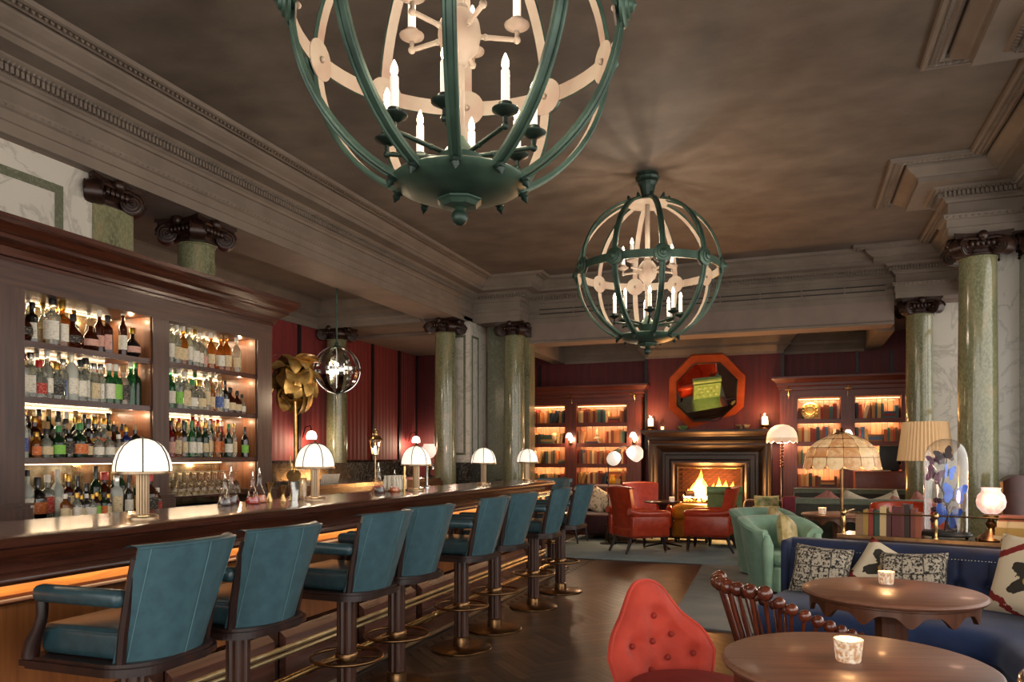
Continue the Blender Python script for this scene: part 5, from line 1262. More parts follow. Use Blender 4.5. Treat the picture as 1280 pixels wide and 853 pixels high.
# pale green buttoned slipper chair facing the fire
def slipper_green(t):
    MB().rbox(-.27, .27, -.26, .30, .14, .38, .04, 3).build('seat_base', green_pale, t)
    MB().rbox(-.28, .28, -.24, .32, .37, .47, .05, 4).build('seat_cushion', green_pale, t)
    def f(u, v, side):
        x = (u - .5) * .50; z = .40 + .46 * v; y = -.24 - .10 * v
        if side:   # front face with button tufting
            d = 0
            for r_ in range(3):
                for c_ in range(4 - r_ % 2):
                    bx = (-.165 + c_ * .11 + (.055 if r_ % 2 else 0)); bz = .56 + r_ * .10
                    d += .035 * math.exp(-((x - bx) ** 2 + (z - bz) ** 2) / .0012)
            return (x, y + .07 - d, z)
        return (x, y - .04, z)
    mb = MB(); mb.grid(34, 30, lambda u, v: f(u, v, True)); mb.grid(6, 6, lambda u, v: f(u, v, False))
    mb.grid(2, 8, lambda u, v: f(0, v, bool(u))); mb.grid(2, 8, lambda u, v: f(1, v, bool(u)))
    b = mb.build('backrest', green_pale, t)
    MB().tube([(-.26, -.35, .86), (.26, -.35, .86)], .062, 12).build('roll_top', green_pale, b)
    for r_ in range(3):
        for c_ in range(4 - r_ % 2):
            MB().sphere((-.165 + c_ * .11 + (.055 if r_ % 2 else 0), -.24 - .10 * ((.16 + r_ * .1) / .46) + .04, .56 + r_ * .10), .012, 7, 5).build('button', green_pale, b)
    for sx in (-1, 1):
        for sy in (-1, 1): MB().lathe([(.016, 0), (.024, .14)], 8, c=(sx * .22, sy * .2 + .02, 0)).build('leg', wood_legs, t)
gs = thing('slipper_chair', 'pale green buttoned slipper chair facing the fire behind the scarlet chair', 'chair', (-1.01, 11.95, .012), R(4)); slipper_green(gs)
gt = thing('glass_table', 'small oak side table with glasses mirrored above the mantel', 'side table', (-.86, 12.58, .012))
MB().box(-.16, .16, -.11, .11, .42, .45).build('tabletop', wood_back, gt)
for sx in (-1, 1):
    for sy in (-1, 1): MB().box(sx * .14 - .012, sx * .14 + .012, sy * .09 - .012, sy * .09 + .012, 0, .42).build('leg', wood_legs, gt)
for k, (gx, gy) in enumerate(((-.09, -.03), (.02, .03), (.1, -.04))):
    tag(MB().lathe([(.0, 0), (.03, 0), (.036, .08), (.033, .08), (.028, .006)], 14).build('tumbler', cap_white, None, (-.86 + gx, 12.58 + gy, .4625)), 'pale tumbler on the oak side table, %s from the bar side' % ORD[k], 'glass', 'tumblers on the oak side table')
# plum sofa, cushions and rose chair to the side of the hearth
ps = thing('plum_sofa', 'low plum sofa beside the hearth', 'sofa', (-.40, 12.10, .012))
MB().rbox(-.33, .33, -.28, .25, .1, .42, .05, 3).build('seat', purple_up, ps); MB().rbox(-.36, .36, .12, .28, .1, .70, .08, 3).build('backrest', purple_up, ps)
for s_ in (-1, 1): MB().rbox(s_ * .32 - .06, s_ * .32 + .06, -.29, .26, .1, .58, .06, 3).build('arm', purple_up, ps)
def cushion(x, y, z, w, h, d, m, label, rz=0, tilt=-.25, name='cushion', ry=0, group=None):
    mb = MB()
    def f(sgn):
        def g(u, v):
            a, b = (u - .5) * 2, (v - .5) * 2
            k = ((1 - a ** 4) * (1 - b ** 4)); k = max(0, k) ** .45
            pin = 1 - .07 * (1 - abs(a) ** 2) * abs(b) ** 3; pin2 = 1 - .07 * (1 - abs(b) ** 2) * abs(a) ** 3
            return (a * w / 2 * pin2, sgn * d / 2 * k, b * h / 2 * pin + h / 2)
        return g
    mb.grid(15, 15, f(-1)); mb.grid(15, 15, f(1))
    o = mb.build(name, m, None, (x, y, z), (tilt, ry, rz)); return tag(o, label, 'cushion', group)
leaf_fab = M('green_leaf_print', '#8aa070', '#c8c4a0', rough=.8, scale=9, lo=.45, hi=.55)
cushion(-.40, 12.12, .43, .38, .36, .14, leaf_fab, 'green leaf print cushion standing on the plum sofa', .2, -.2, group='cushions on the plum sofa')
cushion(-.40, 11.97, .43, .4, .22, .12, M('yellow_green_print', '#a8a468', '#cfc89a', rough=.8, scale=9, lo=.45, hi=.55), 'yellow green cushion lying low on the plum sofa', .1, -.5, group='cushions on the plum sofa')
rs = thing('rose_chair', 'small dusty rose chair back beyond the plum sofa', 'chair', (-.05, 11.6, .012), R(180))
MB().rbox(-.12, .12, -.16, .16, .14, .42, .05, 3).build('seat', rose_up, rs); MB().rbox(-.13, .13, .10, .19, .14, .80, .06, 4).build('backrest', rose_up, rs)
for sx in (-1, 1):
    for sy in (-1, 1): MB().lathe([(.012, 0), (.018, .14)], 8, c=(sx * .1, sy * .12, 0)).build('leg', wood_legs, rs)
# maroon sofa by the bookcase
mrs = thing('maroon_sofa', 'maroon sofa in front of the bookcase behind the scarlet armchair', 'sofa', (-3.05, 12.40, .012))
MB().rbox(-.36, .36, -.4, .3, .12, .42, .05, 3).build('seat', maroon_up, mrs); MB().rbox(-.41, .41, .22, .42, .12, .88, .08, 3).build('backrest', maroon_up, mrs)
for s_ in (-1, 1): MB().rbox(s_ * .38 - .09, s_ * .38 + .09, -.42, .40, .1, .66, .08, 4).build('arm', maroon_up, mrs)
for sx in (-1, 1):
    for sy in (-1, 1): MB().lathe([(.02, 0), (.025, .12)], 8, c=(sx * .36, sy * .3, 0)).build('leg', wood_legs, mrs)
zig = M('cream_zigzag_print', '#d8ccb4', '#6a5a44', rough=.8, scale=12, lo=.55, hi=.6, dist=2)
for i, (x, r_) in enumerate(((-3.22, .2), (-2.98, -.1), (-2.78, .3))):
    cushion(x, 12.44, .44, .34, .42, .13, zig, 'cream print cushion on the maroon sofa, %s from the bar side' % ORD[i], r_, -.2, ry=.5, group='cushions on the maroon sofa')
# magazine rack and reading lamp with two shades
mg = thing('log_basket', 'open metal log basket in front of the maroon sofa', 'basket', (-2.62, 11.72, .012))
MB().rbox(-.16, .16, -.12, .12, .06, .26, .02, 2).build('log_box', M('grey_birch_logs', '#6a5a48', '#4a3c30', rough=.8, scale=14), mg)
for sx in (-1, 1):
    for sy in (-1, 1): MB().cyl((sx * .17, sy * .13, 0), (sx * .17, sy * .13, .30), .007, 6).build('corner_post', brass_ant, mg)
for z in (.05, .29): MB().tube([(-.17, -.13, z), (.17, -.13, z), (.17, .13, z), (-.17, .13, z)], .007, 6, closed=True).build('rail', brass_ant, mg)
rl = thing('reading_lamp', 'slim floor lamp with two white round shades before the bookcase', 'floor lamp', (-2.74, 11.55, .012))
MB().lathe([(.13, 0), (.13, .012), (.015, .02)], 20).build('base', iron, rl)
MB().tube([(0, 0, .01), (0, 0, 1.38), (.02, 0, 1.42), (.25, .05, 1.54)], .008, 6).build('pole', iron, rl)
lit_sh = EM('lit_white_shade', '#fff0da', .42)
for px, py, pz, rx, rz_, r_ in ((.10, -.04, 1.34, 1.2, .3, .105), (.42, .05, 1.42, .9, .8, .13)):
    s_ = MB(); s_.lathe([(.0, .11), (r_ * .55, .10), (r_, .03), (r_, -.06), (r_ * .97, -.06), (r_ * .95, .02)], 20)
    s_.build('shade', lit_sh, rl, (px, py, pz), (rx, .4, rz_))
MB().tube([(.25, .05, 1.54), (.36, .05, 1.5)], .007, 6).build('arm', iron, rl); MB().tube([(.02, 0, 1.42), (.08, -.03, 1.36)], .007, 6).build('arm', iron, rl)
light('reading_lamp_light', 'POINT', (-2.45, 11.45, 1.45), 8, WARM2, .06)
yv = MB().lathe([(.0, 0), (.03, 0), (.045, .03), (.05, .08), (.035, .12), (.04, .15), (.0, .15)], 12)
tag(yv.build('yellow_vase', M('yellow_enamel', '#d89a10', rough=.3), None, (-2.98, 12.9, SHL[1] + .001)), 'bright yellow vase on the bookcase shelf behind the reading lamp', 'vase')
# blue armchair with legs on the rug by the end of the bar
bc = thing('dining_armchair', 'teal leather armchair on wooden legs on the rug past the bar', 'armchair', (-3.40, 11.60, .012), R(-8))
MB().rbox(-.24, .22, -.22, .22, .40, .52, .04, 3).build('seat', blue_dark, bc)
def bb_(u, v, off): a = (u - .5) * 2; return (.19 + .12 * v + off - .06 * a * a, a * (.22 + .025 * v), .44 + .47 * v)
m_ = MB(); m_.grid(22, 8, lambda u, v: (bb_(min(1, u * 2), v, 0) if u < .5 else bb_(max(0, 1 - (u - .5) * 2), v, -.06)), closeu=True); m_.grid(11, 3, lambda u, v: tuple(p + (q - p) * v for p, q in zip(bb_(u, 1, 0), bb_(u, 1, -.06))))
m_.build('backrest', blue_leather, bc)
MB().rbox(-.25, .22, -.235, .235, .375, .40, .01, 2).build('seat_rail', wood_legs, bc)
for s_ in (-1, 1):
    MB().rbox(-.2, .2, s_ * .23 - .03, s_ * .23 + .03, .62, .68, .025, 3).build('armrest', blue_dark, bc)
    MB().tube([(-.18, s_ * .23, .4), (-.16, s_ * .23, .63)], .018, 6).build('arm_post', wood_legs, bc)
    MB().tube([(-.2, s_ * .2, .39), (-.22, s_ * .2, 0)], [.022, .014], 6).build('leg', wood_legs, bc); MB().tube([(.18, s_ * .2, .39), (.25, s_ * .2, 0)], [.022, .014], 6).build('leg', wood_legs, bc)
copy_tree(bc, (-4.05, 11.75, .012), R(172), 'dark blue armchair facing the camera beside the end of the bar', None)

# ------------------------------------------------------------------ green barrel armchairs
def barrel(mat):
    """faces -y; curved back and arms as one shell"""
    t = thing('barrel_armchair', 'x', 'armchair')
    mb = MB(); n = 40
    def sect(a):
        c, s_ = cos(a), sin(a); f = (1 - sin(a)) / 2       # f: 0 at back, 1 at the front ends
        return c, s_, f
    a0, a1 = R(-32), R(212)
    prof_n = 14
    def sh(u, v):
        a = a0 + (a1 - a0) * u; c, s_ = cos(a), sin(a)
        f = max(0, min(1, (.55 - s_) / 1.1)); f = f * f * (3 - 2 * f)
        top = .74 - .10 * f
        rin, rout = .26, .345
        lip = .05 * (1 - .3 * f)
        # closed profile: outside up, flared lip over, inside down
        pts = [(rout - .07, .02), (rout - .04, .2), (rout, .45), (rout + .035, top - .09), (rout + .065, top - .025), (rout + .055, top), (rout + .01, top + .012), (rin + .04, top), (rin, top - .05), (rin - .01, top - .2), (rin + .01, .45), (rin, .3)]
        k = v * (len(pts) - 1); i = min(len(pts) - 2, int(k)); q = k - i
        r = pts[i][0] + (pts[i + 1][0] - pts[i][0]) * q; z = pts[i][1] + (pts[i + 1][1] - pts[i][1]) * q
        return (r * c * 1.02, r * s_, z)
    mb.grid(n, 12, sh)
    for u in (0, 1):
        pts = [sh(u, k / 11) for k in range(12)]; mb.add(pts, [tuple(range(12)) if u else tuple(reversed(range(12)))])
    mb.build('shell', mat, t)
    for s_ in (-1, 1):   # rounded arm fronts
        MB().tube([(s_ * .275, -.19, .05), (s_ * .285, -.20, .3), (s_ * .29, -.205, .50), (s_ * .30, -.20, .60)], [.045, .055, .058, .03], 10).build('arm_front', mat, t)
    MB().rbox(-.25, .25, -.33, .2, .04, .30, .04, 3).build('seat_base', mat, t)
    MB().rbox(-.245, .245, -.35, .22, .30, .42, .05, 4).build('seat_cushion', mat, t)
    return t
bg0 = barrel(green_velvet); bg0.location = (-.15, 8.10, .012); bg0.rotation_euler = (0, 0, R(38)); bg0['label'] = 'sea green velvet barrel armchair with gold cushion, nearer the camera'; bg0['group'] = 'green barrel armchairs'
copy_tree(bg0, (-.33, 9.30, .012), R(38), 'sea green velvet barrel armchair farther back, half hidden by its twin', 'green barrel armchairs')
gold_fab = M('gold_flecked_silk', '#b8a878', '#8a7a3c', rough=.5, scale=9, lo=.45, hi=.6, sheen=.3)
cushion(-.06, 8.06, .43, .34, .36, .15, gold_fab, 'gold flecked cushion on the nearer green barrel armchair', R(70), -.2, ry=.35, group='cushions on the green armchairs')
cushion(-.22, 9.25, .43, .34, .36, .15, gold_fab, 'gold flecked cushion on the farther green barrel armchair', R(60), -.2, ry=.5, group='cushions on the green armchairs')

# ------------------------------------------------------------------ scalloped pedestal tables
def scallop_table(label, x, y, rz, r=.40):
    t = thing('scalloped_table', label, 'table', (x, y, 0), rz, 'round scalloped tables')
    MB().lathe([(.0, .722), (r - .02, .722), (r - .006, .726), (r, .736), (r - .004, .746), (r - .012, .75), (.0, .75)], 64).build('tabletop', wood_table, t)
    MB().lathe([(r - .03, .712), (r - .022, .716), (r - .022, .724), (r - .03, .724)], 64).build('edge_bead', wood_table_dk, t)
    mb = MB(); n = 160; vs = []
    for k in range(n):
        a = 2 * pi * k / n; zb = .672 - .024 * cos(a * 12) - .007 * cos(a * 24)
        for rr_ in (r - .035, r - .055):
            vs.append((rr_ * cos(a), rr_ * sin(a), .722)); vs.append((rr_ * cos(a), rr_ * sin(a), zb))
    fs = []
    for k in range(n):
        j = (k + 1) % n; o = k * 4; p = j * 4
        fs += [(o, p, p + 1, o + 1), (o + 2, o + 3, p + 3, p + 2), (o + 1, p + 1, p + 3, o + 3)]
    mb.add(vs, fs, True); mb.build('scalloped_apron', wood_table_dk, t)
    mb = MB(); mb.lathe([(.12, .69), (.085, .66), (.075, .6), (.07, .3), (.085, .12), (.14, .07)], 8, smooth=False); mb.build('pedestal', wood_table_dk, t)
    for k in range(4):
        a = k * pi / 2 + pi / 4; MB().tube([(.05 * cos(a), .05 * sin(a), .10), (.2 * cos(a), .2 * sin(a), .08), (.32 * cos(a), .32 * sin(a), .025)], [.045, .035, .025], 8).build('foot', wood_table_dk, t)
    return t
scallop_table('round walnut table with tealight in the foreground', .175, 2.57, .3)
scallop_table('round walnut table with scalloped apron in front of the navy banquette', .43, 3.99, .1)
scallop_table('round scalloped table with tealight behind the green barrel armchairs', .46, 9.05, .5)
tealight(.155, 2.56, .75, 'large glowing tealight on the foreground table', 1.12, 1.4); tealight(.425, 4.17, .75, 'glowing tealight on the table by the navy banquette', 1.0, 1.2); tealight(.28, 8.95, .75, 'tealight on the far scalloped table', 1.1, 1.0)
lt_ = thing('drinks_table', 'low round drinks table beside the green barrel armchair', 'table', (.45, 7.72, .012))
MB().lathe([(.0, .50), (.2, .50), (.22, .51), (.215, .525), (.0, .53)], 32).build('tabletop', wood_table, lt_); MB().lathe([(.16, 0), (.15, .03), (.03, .06), (.03, .44), (.08, .5)], 14).build('pedestal', wood_table_dk, lt_)

# ------------------------------------------------------------------ long grey green banquettes
def banquette(label, x0, x1, y, h, m1, m2, rz=0):
    t = thing('banquette', label, 'banquette', ((x0 + x1) / 2, y, .012), rz, 'grey green banquettes')
    L = (x1 - x0) / 2
    MB().rbox(-L, L, -.06, .10, .1, h - .06, .03, 3).build('back_panel', m2, t)
    MB().tube([(-L, .02, h - .05), (L, .02, h - .05)], .06, 12).build('back_roll', m1, t)
    k = 5
    for i in range(k): MB().rbox(-L + .01 + i * 2 * L / k, -L - .01 + (i + 1) * 2 * L / k, .08, .20, .42, h - .10, .05, 3).build('back_cushion', m1, t)
    MB().rbox(-L, L, .08, .62, .1, .42, .05, 3).build('seat', m1, t)
    MB().box(-L, L, -.05, .6, 0, .1).build('plinth', wood_legs, t)
    return t
banquette('long grey green banquette with its dark back to the camera', .0, 1.45, 10.05, .845, green_grey, green_grey_dk, 0)
banquette('long grey green banquette in front of the bookcase, facing the camera', -.02, 1.45, 11.75, .90, green_grey, green_grey_dk, 0)
for i, (x, m, lb) in enumerate(((.28, pink_fab, 'pink cushion'), (.47, pink_fab, 'pink cushion'), (.55, cream_fab, 'cream cushion'), (.95, pink_fab, 'pink cushion'), (1.18, cream_fab, 'cream cushion'), (1.28, pink_fab, 'pink cushion'))):
    cushion(x, 10.36, .46, .36, .50, .13, m, '%s on the grey green banquette, %s from the fireplace side' % (lb, ORD[i]), .1 * (i % 3 - 1), .22, ry=[.6, -.5, .4, .7, -.4, .5][i], group='cushions on the grey green banquettes')
# leather trunk on the side cabinet behind
tk = thing('leather_chest', 'brown leather chest with papers on top against the bookcase', 'chest', (1.18, 12.6, 0))
MB().box(-.36, .36, -.2, .2, 0, .72).build('stand', wood_mah_x, tk); MB().rbox(-.34, .34, -.19, .19, .72, 1.16, .015, 2).build('chest_box', M('russet_trunk_leather', '#6a2c1c', '#7e3a26', rough=.4, scale=8), tk)
MB().box(-.1, .15, -.15, .1, 1.16, 1.175).build('papers', cream_fab, tk)
tag(MB().rbox(-.13, .13, -.05, .05, 0, .38, .01, 2).build('speaker', black_pl, None, (1.32, 12.6, 1.161)), 'black speaker box standing on the leather chest', 'speaker')
# ================================================================== NAVY CORNER BANQUETTE
DX, DY = .965, -.262; NX, NY = .262, .965
def cl(t, off): return (-.02 + DX * t + NX * off, 5.6 + DY * t + NY * off)
RZN = atan2(DY, DX)
NP = [cl(t * 1.075 / 10, 0) for t in range(11)]
cc = (NP[-1][0] - NX * 1.02, NP[-1][1] - NY * 1.02)
NP += arc(cc[0], cc[1], 1.02, atan2(NY, NX), 0, 14)[1:]
NP += [(cc[0] + 1.02, cc[1] - k * .25) for k in range(1, 8)]
nb = thing('corner_banquette', 'navy blue velvet corner banquette with button tufted back', 'banquette', (0, 0, 0))
MB().sweep([(.02, .05), (.12, .05), (.125, .55), (.13, .72), (.12, .775), (.09, .81), (.04, .822), (-.01, .812), (-.045, .785), (-.055, .75), (-.02, .735), (.02, .73)], NP, smooth=True).build('back_roll', navy_velvet, nb)
# tufted inner back: arc-length grid
cum = [0]
for a, b in zip(NP[:-1], NP[1:]): cum.append(cum[-1] + hypot(b[0] - a[0], b[1] - a[1]))
def at_len(s):
    for i in range(len(cum) - 1):
        if s <= cum[i + 1] or i == len(cum) - 2:
            q = (s - cum[i]) / (cum[i + 1] - cum[i]); a, b = NP[i], NP[i + 1]
            tx, ty = (b[0] - a[0]), (b[1] - a[1]); L = hypot(tx, ty)
            return a[0] + tx * q, a[1] + ty * q, -ty / L, tx / L
LT = cum[-1]; buttons = []
PIT = .155
for k in range(int(LT / PIT) + 1):
    buttons.append((k * PIT + .08, .60)); buttons.append((k * PIT + .08 + PIT / 2, .50))
def tuft(s, z):
    d = 0
    for bs, bz in buttons:
        if abs(bs - s) < .12: d += .040 * math.exp(-(((s - bs) / .030) ** 2 + ((z - bz) / .030) ** 2))
    # vertical channels above the upper buttons
    if z > .60:
        ph = ((s - .08) / PIT) % 1; ph = min(ph, 1 - ph); d += .014 * math.exp(-(ph / .07) ** 2)
    elif z > .50:
        q = (.60 - z) / .10
        ph = ((s - .08) / PIT) % 1
        for c_ in (q / 2, 1 - q / 2): d += .012 * math.exp(-((ph - c_) / .06) ** 2)
    return d
def tb(u, v):
    s = u * LT; z = .44 + .31 * v; x, y, nx, ny = at_len(s); o = -.06 - .05 * (1 - v) - .012 * sin(pi * v) + tuft(s, z)
    return (x + nx * o, y + ny * o, z)
MB().grid(260, 26, tb).build('tufted_back', navy_velvet, nb)
bt = MB().sphere((0, 0, 0), .010, 7, 5).mesh('button', navy_velvet)
for bs, bz in buttons:
    x, y, nx, ny = at_len(min(bs, LT)); v = (bz - .44) / .31; o = -.06 - .05 * (1 - v) - .012 + .022
    ob = bpy.data.objects.new('button', bt); C.objects.link(ob); ob.parent = nb; ob.location = (x + nx * o, y + ny * o, bz)
nl = MB()
for k in range(int(LT / .018)):
    x, y, nx, ny = at_len(k * .018); nl.sphere((x - nx * .058, y - ny * .058, .752), .0042, 5, 4)
tag(nl.build('nail_heads', silver, nb), kind='stuff')
MB().sweep([(-.06, .10), (-.06, .47), (-.2, .478), (-.5, .482), (-.72, .476), (-.79, .455), (-.82, .42), (-.825, .36), (-.81, .33)], NP, smooth=True).build('seat_cushion', navy_seat, nb)
MB().sweep([(.0, .05), (.0, .34), (-.80, .34), (-.79, .05)], NP).build('seat_base', navy_velvet, nb)
MB().tube([(NP[i][0], NP[i][1], .335) for i in range(0)], .01) if False else None
# end panel at the open end
e0 = cl(-.012, .13); 
ep = MB(); ep.T = Matrix.Translation((cl(0, 0)[0], cl(0, 0)[1], 0)) @ Matrix.Rotation(RZN, 4, 'Z'); ep.rbox(-.045, .01, -.14, .13, .05, .815, .03, 3); ep.T = None; ep.build('end_panel', navy_velvet, nb)
# patterned cushions
def lattice_mat():
    n = N('black_lattice_print'); co = n.coords(); f = n.noise(co, 75, 3)
    v = n.new('ShaderNodeTexVoronoi'); v.feature = 'DISTANCE_TO_EDGE'; v.inputs['Scale'].default_value = 9; v.inputs['Randomness'].default_value = .15; n.ln(co, v.inputs['Vector'])
    a = n.ramp(f, (.44, srgb('#2c2926')), (.52, srgb('#b5ac9a')))
    n.set(Base_Color=n.mix(n.ramp(v.outputs['Distance'], (.0, (1, 1, 1, 1)), (.06, (0, 0, 0, 1))), a, srgb('#1d1a18')), Roughness=.9); return n.m
def ikat_mat():
    n = N('ikat_flower_print'); tc = n.new('ShaderNodeTexCoord'); mp = n.new('ShaderNodeMapping'); mp.inputs['Location'].default_value = (0, 0, -.21); n.ln(tc.outputs['Object'], mp.inputs[0])
    nz = n.noise(mp.outputs[0], 30, 3); sp = n.new('ShaderNodeSeparateXYZ'); n.ln(mp.outputs[0], sp.inputs[0])
    j = n.math('MULTIPLY', n.math('SUBTRACT', nz, .5), .05)
    x = n.math('ADD', sp.outputs[0], j); z = n.math('ADD', sp.outputs[2], j)
    r = n.math('SQRT', n.math('ADD', n.math('POWER', x, 2), n.math('POWER', z, 2))); th = n.math('ARCTAN2', z, x)
    pet = n.math('MULTIPLY_ADD', n.math('COSINE', n.math('MULTIPLY', th, 5)), .035, .10)
    fl = n.math('LESS_THAN', r, pet); ctr = n.math('LESS_THAN', r, .04)
    wv = n.math('MULTIPLY_ADD', n.math('COSINE', n.math('MULTIPLY', x, 14)), .05, .165)
    az = n.math('ABSOLUTE', z); band_ = n.math('LESS_THAN', n.math('ABSOLUTE', n.math('SUBTRACT', az, wv)), .022)
    c = n.mix(band_, srgb('#cfc2a8'), srgb('#7a1f1c')); c = n.mix(fl, c, srgb('#2e2b24')); c = n.mix(ctr, c, srgb('#b08a48'))
    n.set(Base_Color=c, Roughness=.9); return n.m
lat, ikat = lattice_mat(), ikat_mat()
for (t, off, w, h, m, lb, ry) in ((.235, -.28, .37, .33, lat, 'black and cream lattice cushion at the open end of the navy banquette', .06), (.52, -.20, .36, .36, ikat, 'dark flower ikat cushion between the two lattice cushions', .5), (.79, -.28, .39, .33, lat, 'black and cream lattice cushion behind the table tealight', -.06)):
    x, y = cl(t, off); cushion(x, y, .485, w, h, .15, m, lb, RZN, -.38, ry=ry, group='cushions on the navy banquette')
cushion(1.20, 4.84, .485, .50, .46, .17, ikat, 'large dark flower ikat cushion in the corner of the navy banquette', RZN - .45, -.3, ry=.08, group='cushions on the navy banquette')

# ================================================================== CONSOLE BEHIND THE BANQUETTE
co = thing('console_shelf', 'dark console shelf with brass gallery rail behind the navy banquette', 'console', (0, 0, 0))
c0, c1 = .26, 2.1
def slab(t0, t1, o0, o1, z0, z1): return MB().poly([cl(t0, o0), cl(t1, o0), cl(t1, o1), cl(t0, o1)], z0, z1)
slab(c0, c1, .15, .52, .80, .84).build('shelf_top', wood_dk_x, co); slab(c0 + .03, c1, .18, .50, .0, .80).build('cabinet_body', wood_dk_x, co)
slab(c0, c1, .145, .16, .825, .848).build('brass_edge', brass_ant, co)
p = lambda t, off, z: (*cl(t, off), z)
for t in (.30, .86, 1.45):
    x, y = cl(t, .175)
    MB().lathe([(.016, .84), (.018, .846), (.010, .86), (.010, .90), (.014, .92), (.014, .96), (.010, .975), (.017, .985), (.020, 1.0), (.012, 1.018), (.0, 1.024)], 12, c=(x, y, 0)).build('rail_post', brass, co)
MB().tube([p(.30, .175, .998), p(2.1, .175, .998)], .0055, 6).build('gallery_rail', brass, co)
MB().tube([p(.30, .175, .998), p(.30, .50, .998)], .0055, 6).build('gallery_rail', brass, co)
random.seed(3)
cols = ['#8a6a48', '#a8843c', '#8a2c22', '#2c4434', '#c4a878', '#4a2620', '#5c1e1e', '#5a2a20', '#2a1a18', '#7a3a28', '#8c4a30']
names = ['tan', 'ochre', 'red patterned', 'bottle green', 'cream', 'dark brown', 'oxblood', 'russet', 'black', 'rust', 'copper']
for c_ in cols:
    HUE.setdefault(c_, 'x')
t = .36; hs = [.15, .175, .18, .175, .20, .16, .205, .225, .22, .19, .17]; ws = [.05, .032, .03, .036, .04, .028, .055, .022, .03, .03, .035]
for i in range(11):
    x, y = cl(t + ws[i] / 2, .31)
    book(x, y, .841, ws[i], .14, hs[i], cols[i], '%s old book standing on the console, %s from the capiz lamp' % (names[i], ORD[i]), 'old books on the console', 0, False, RZN + (.04 if i % 3 == 0 else 0)); t += ws[i] + .002
zz = .841
for k, (w_, c_) in enumerate(((.045, '#c4a878'), (.05, '#a8843c'), (.04, '#c4a878'), (.03, '#8c4a30'))):
    x, y = cl(1.30 + .01 * k, .33)
    o = bpy.data.objects.new('book', bmesh_book(c_)); C.objects.link(o); o.scale = (w_, .20, .26 - .015 * k); o.rotation_euler = (0, pi / 2, RZN); o.location = (x - DX * .13, y - DY * .13, zz + w_ / 2)
    tag(o, '%s book lying in the console stack, %s from the bottom' % (['cream', 'ochre', 'buff', 'copper'][k], ORD[k]), 'book', 'book stack on the console'); zz += w_ + .001
# glass dome of butterflies
x, y = cl(.90, .33)
dm = thing('butterfly_dome', 'glass dome with blue butterflies on a black stand', 'glass dome', (x, y, .8405), RZN)
MB().lathe([(.0, .02), (.15, .02), (.155, .03), (.15, .04), (.14, .042), (.14, .05), (.0, .05)], 32).build('stand', black_pl, dm)
for k in range(3): MB().sphere((.12 * cos(k * 2.1), .12 * sin(k * 2.1), .012), .012, 8, 6).build('stand_foot', black_pl, dm)
MB().lathe([(.128, .05), (.13, .08), (.13, .50), (.124, .56), (.105, .61), (.07, .645), (.03, .66), (.0, .662)], 36).build('glass_cover', thin_m, dm)
br = MB(); br.tube([(0, 0, .05), (.01, .01, .2), (-.02, .0, .35), (.01, -.01, .55)], [.012, .01, .008, .004], 6); br.tube([(0, 0, .2), (.05, -.02, .3), (.07, -.01, .38)], [.007, .005, .003], 5); br.tube([(-.01, 0, .3), (-.06, .0, .4), (-.08, 0, .46)], [.007, .005, .003], 5)
br.build('branch', wood_legs, dm)
for k in range(14): MB().sphere((random.uniform(-.08, .08), random.uniform(-.05, .06), .06 + random.uniform(0, .22)), (.022, .018, .02), 6, 4).build('dried_leaf', purple_up, dm)
def wing(sx):
    # outline of fore and hind wing, in xz plane
    o = [(0, .008), (.02, .045), (.05, .062), (.062, .05), (.058, .02), (.045, .0), (.05, -.02), (.042, -.05), (.025, -.055), (.012, -.03), (0, -.01)]
    vs = [(sx * x_, -.012 * (x_ / .06), z_) for x_, z_ in o]; b = len(vs)
    vs += [(a_, b_ + .0015, c_) for a_, b_, c_ in vs]; n_ = len(o)
    return MB().add(vs, [tuple(range(n_)), tuple(reversed(range(n_, 2 * n_)))] + [(k, (k + 1) % n_, n_ + (k + 1) % n_, n_ + k) for k in range(n_)])
def wing_mat(nm, c1, c2):
    n = N(nm); f = n.noise(n.coords(), 26, 2); n.set(Base_Color=n.ramp(f, (.3, srgb(c1)), (.7, srgb(c2))), Roughness=.3, Metallic=.4); return n.m
wb_, wd_ = wing_mat('blue_wing', '#163a94', '#2f62b8'), wing_mat('dark_wing', '#1a1414', '#3a2a2e'); wp_ = wing_mat('purple_wing', '#3a1c2e', '#5a2c44')
for (bx, by, bz, s_, m_, rz_, ry_, lb) in ((.055, -.075, .30, 1.15, wb_, .2, .1, 'blue butterfly'), (.02, -.085, .15, 1.25, wb_, -.1, .25, 'blue butterfly'), (.02, -.05, .44, .85, wb_, 1.0, .2, 'small blue butterfly'), (.0, -.06, .55, .9, wd_, .2, -.4, 'black butterfly'), (-.06, -.06, .42, .95, wp_, .3, .4, 'purple butterfly'), (-.06, -.05, .52, .7, wp_, .1, -.3, 'purple butterfly')):
    bf_ = MB().tube([(0, 0, -.03), (0, -.004, 0), (0, 0, .03)], [.003, .005, .003], 6).build('butterfly', black_pl, dm, (bx, by, bz), (0, ry_, rz_)); bf_.scale = (s_, s_, s_); bf_['label'] = lb
    for sx in (-1, 1): wing(sx).build('wing', m_, bf_)
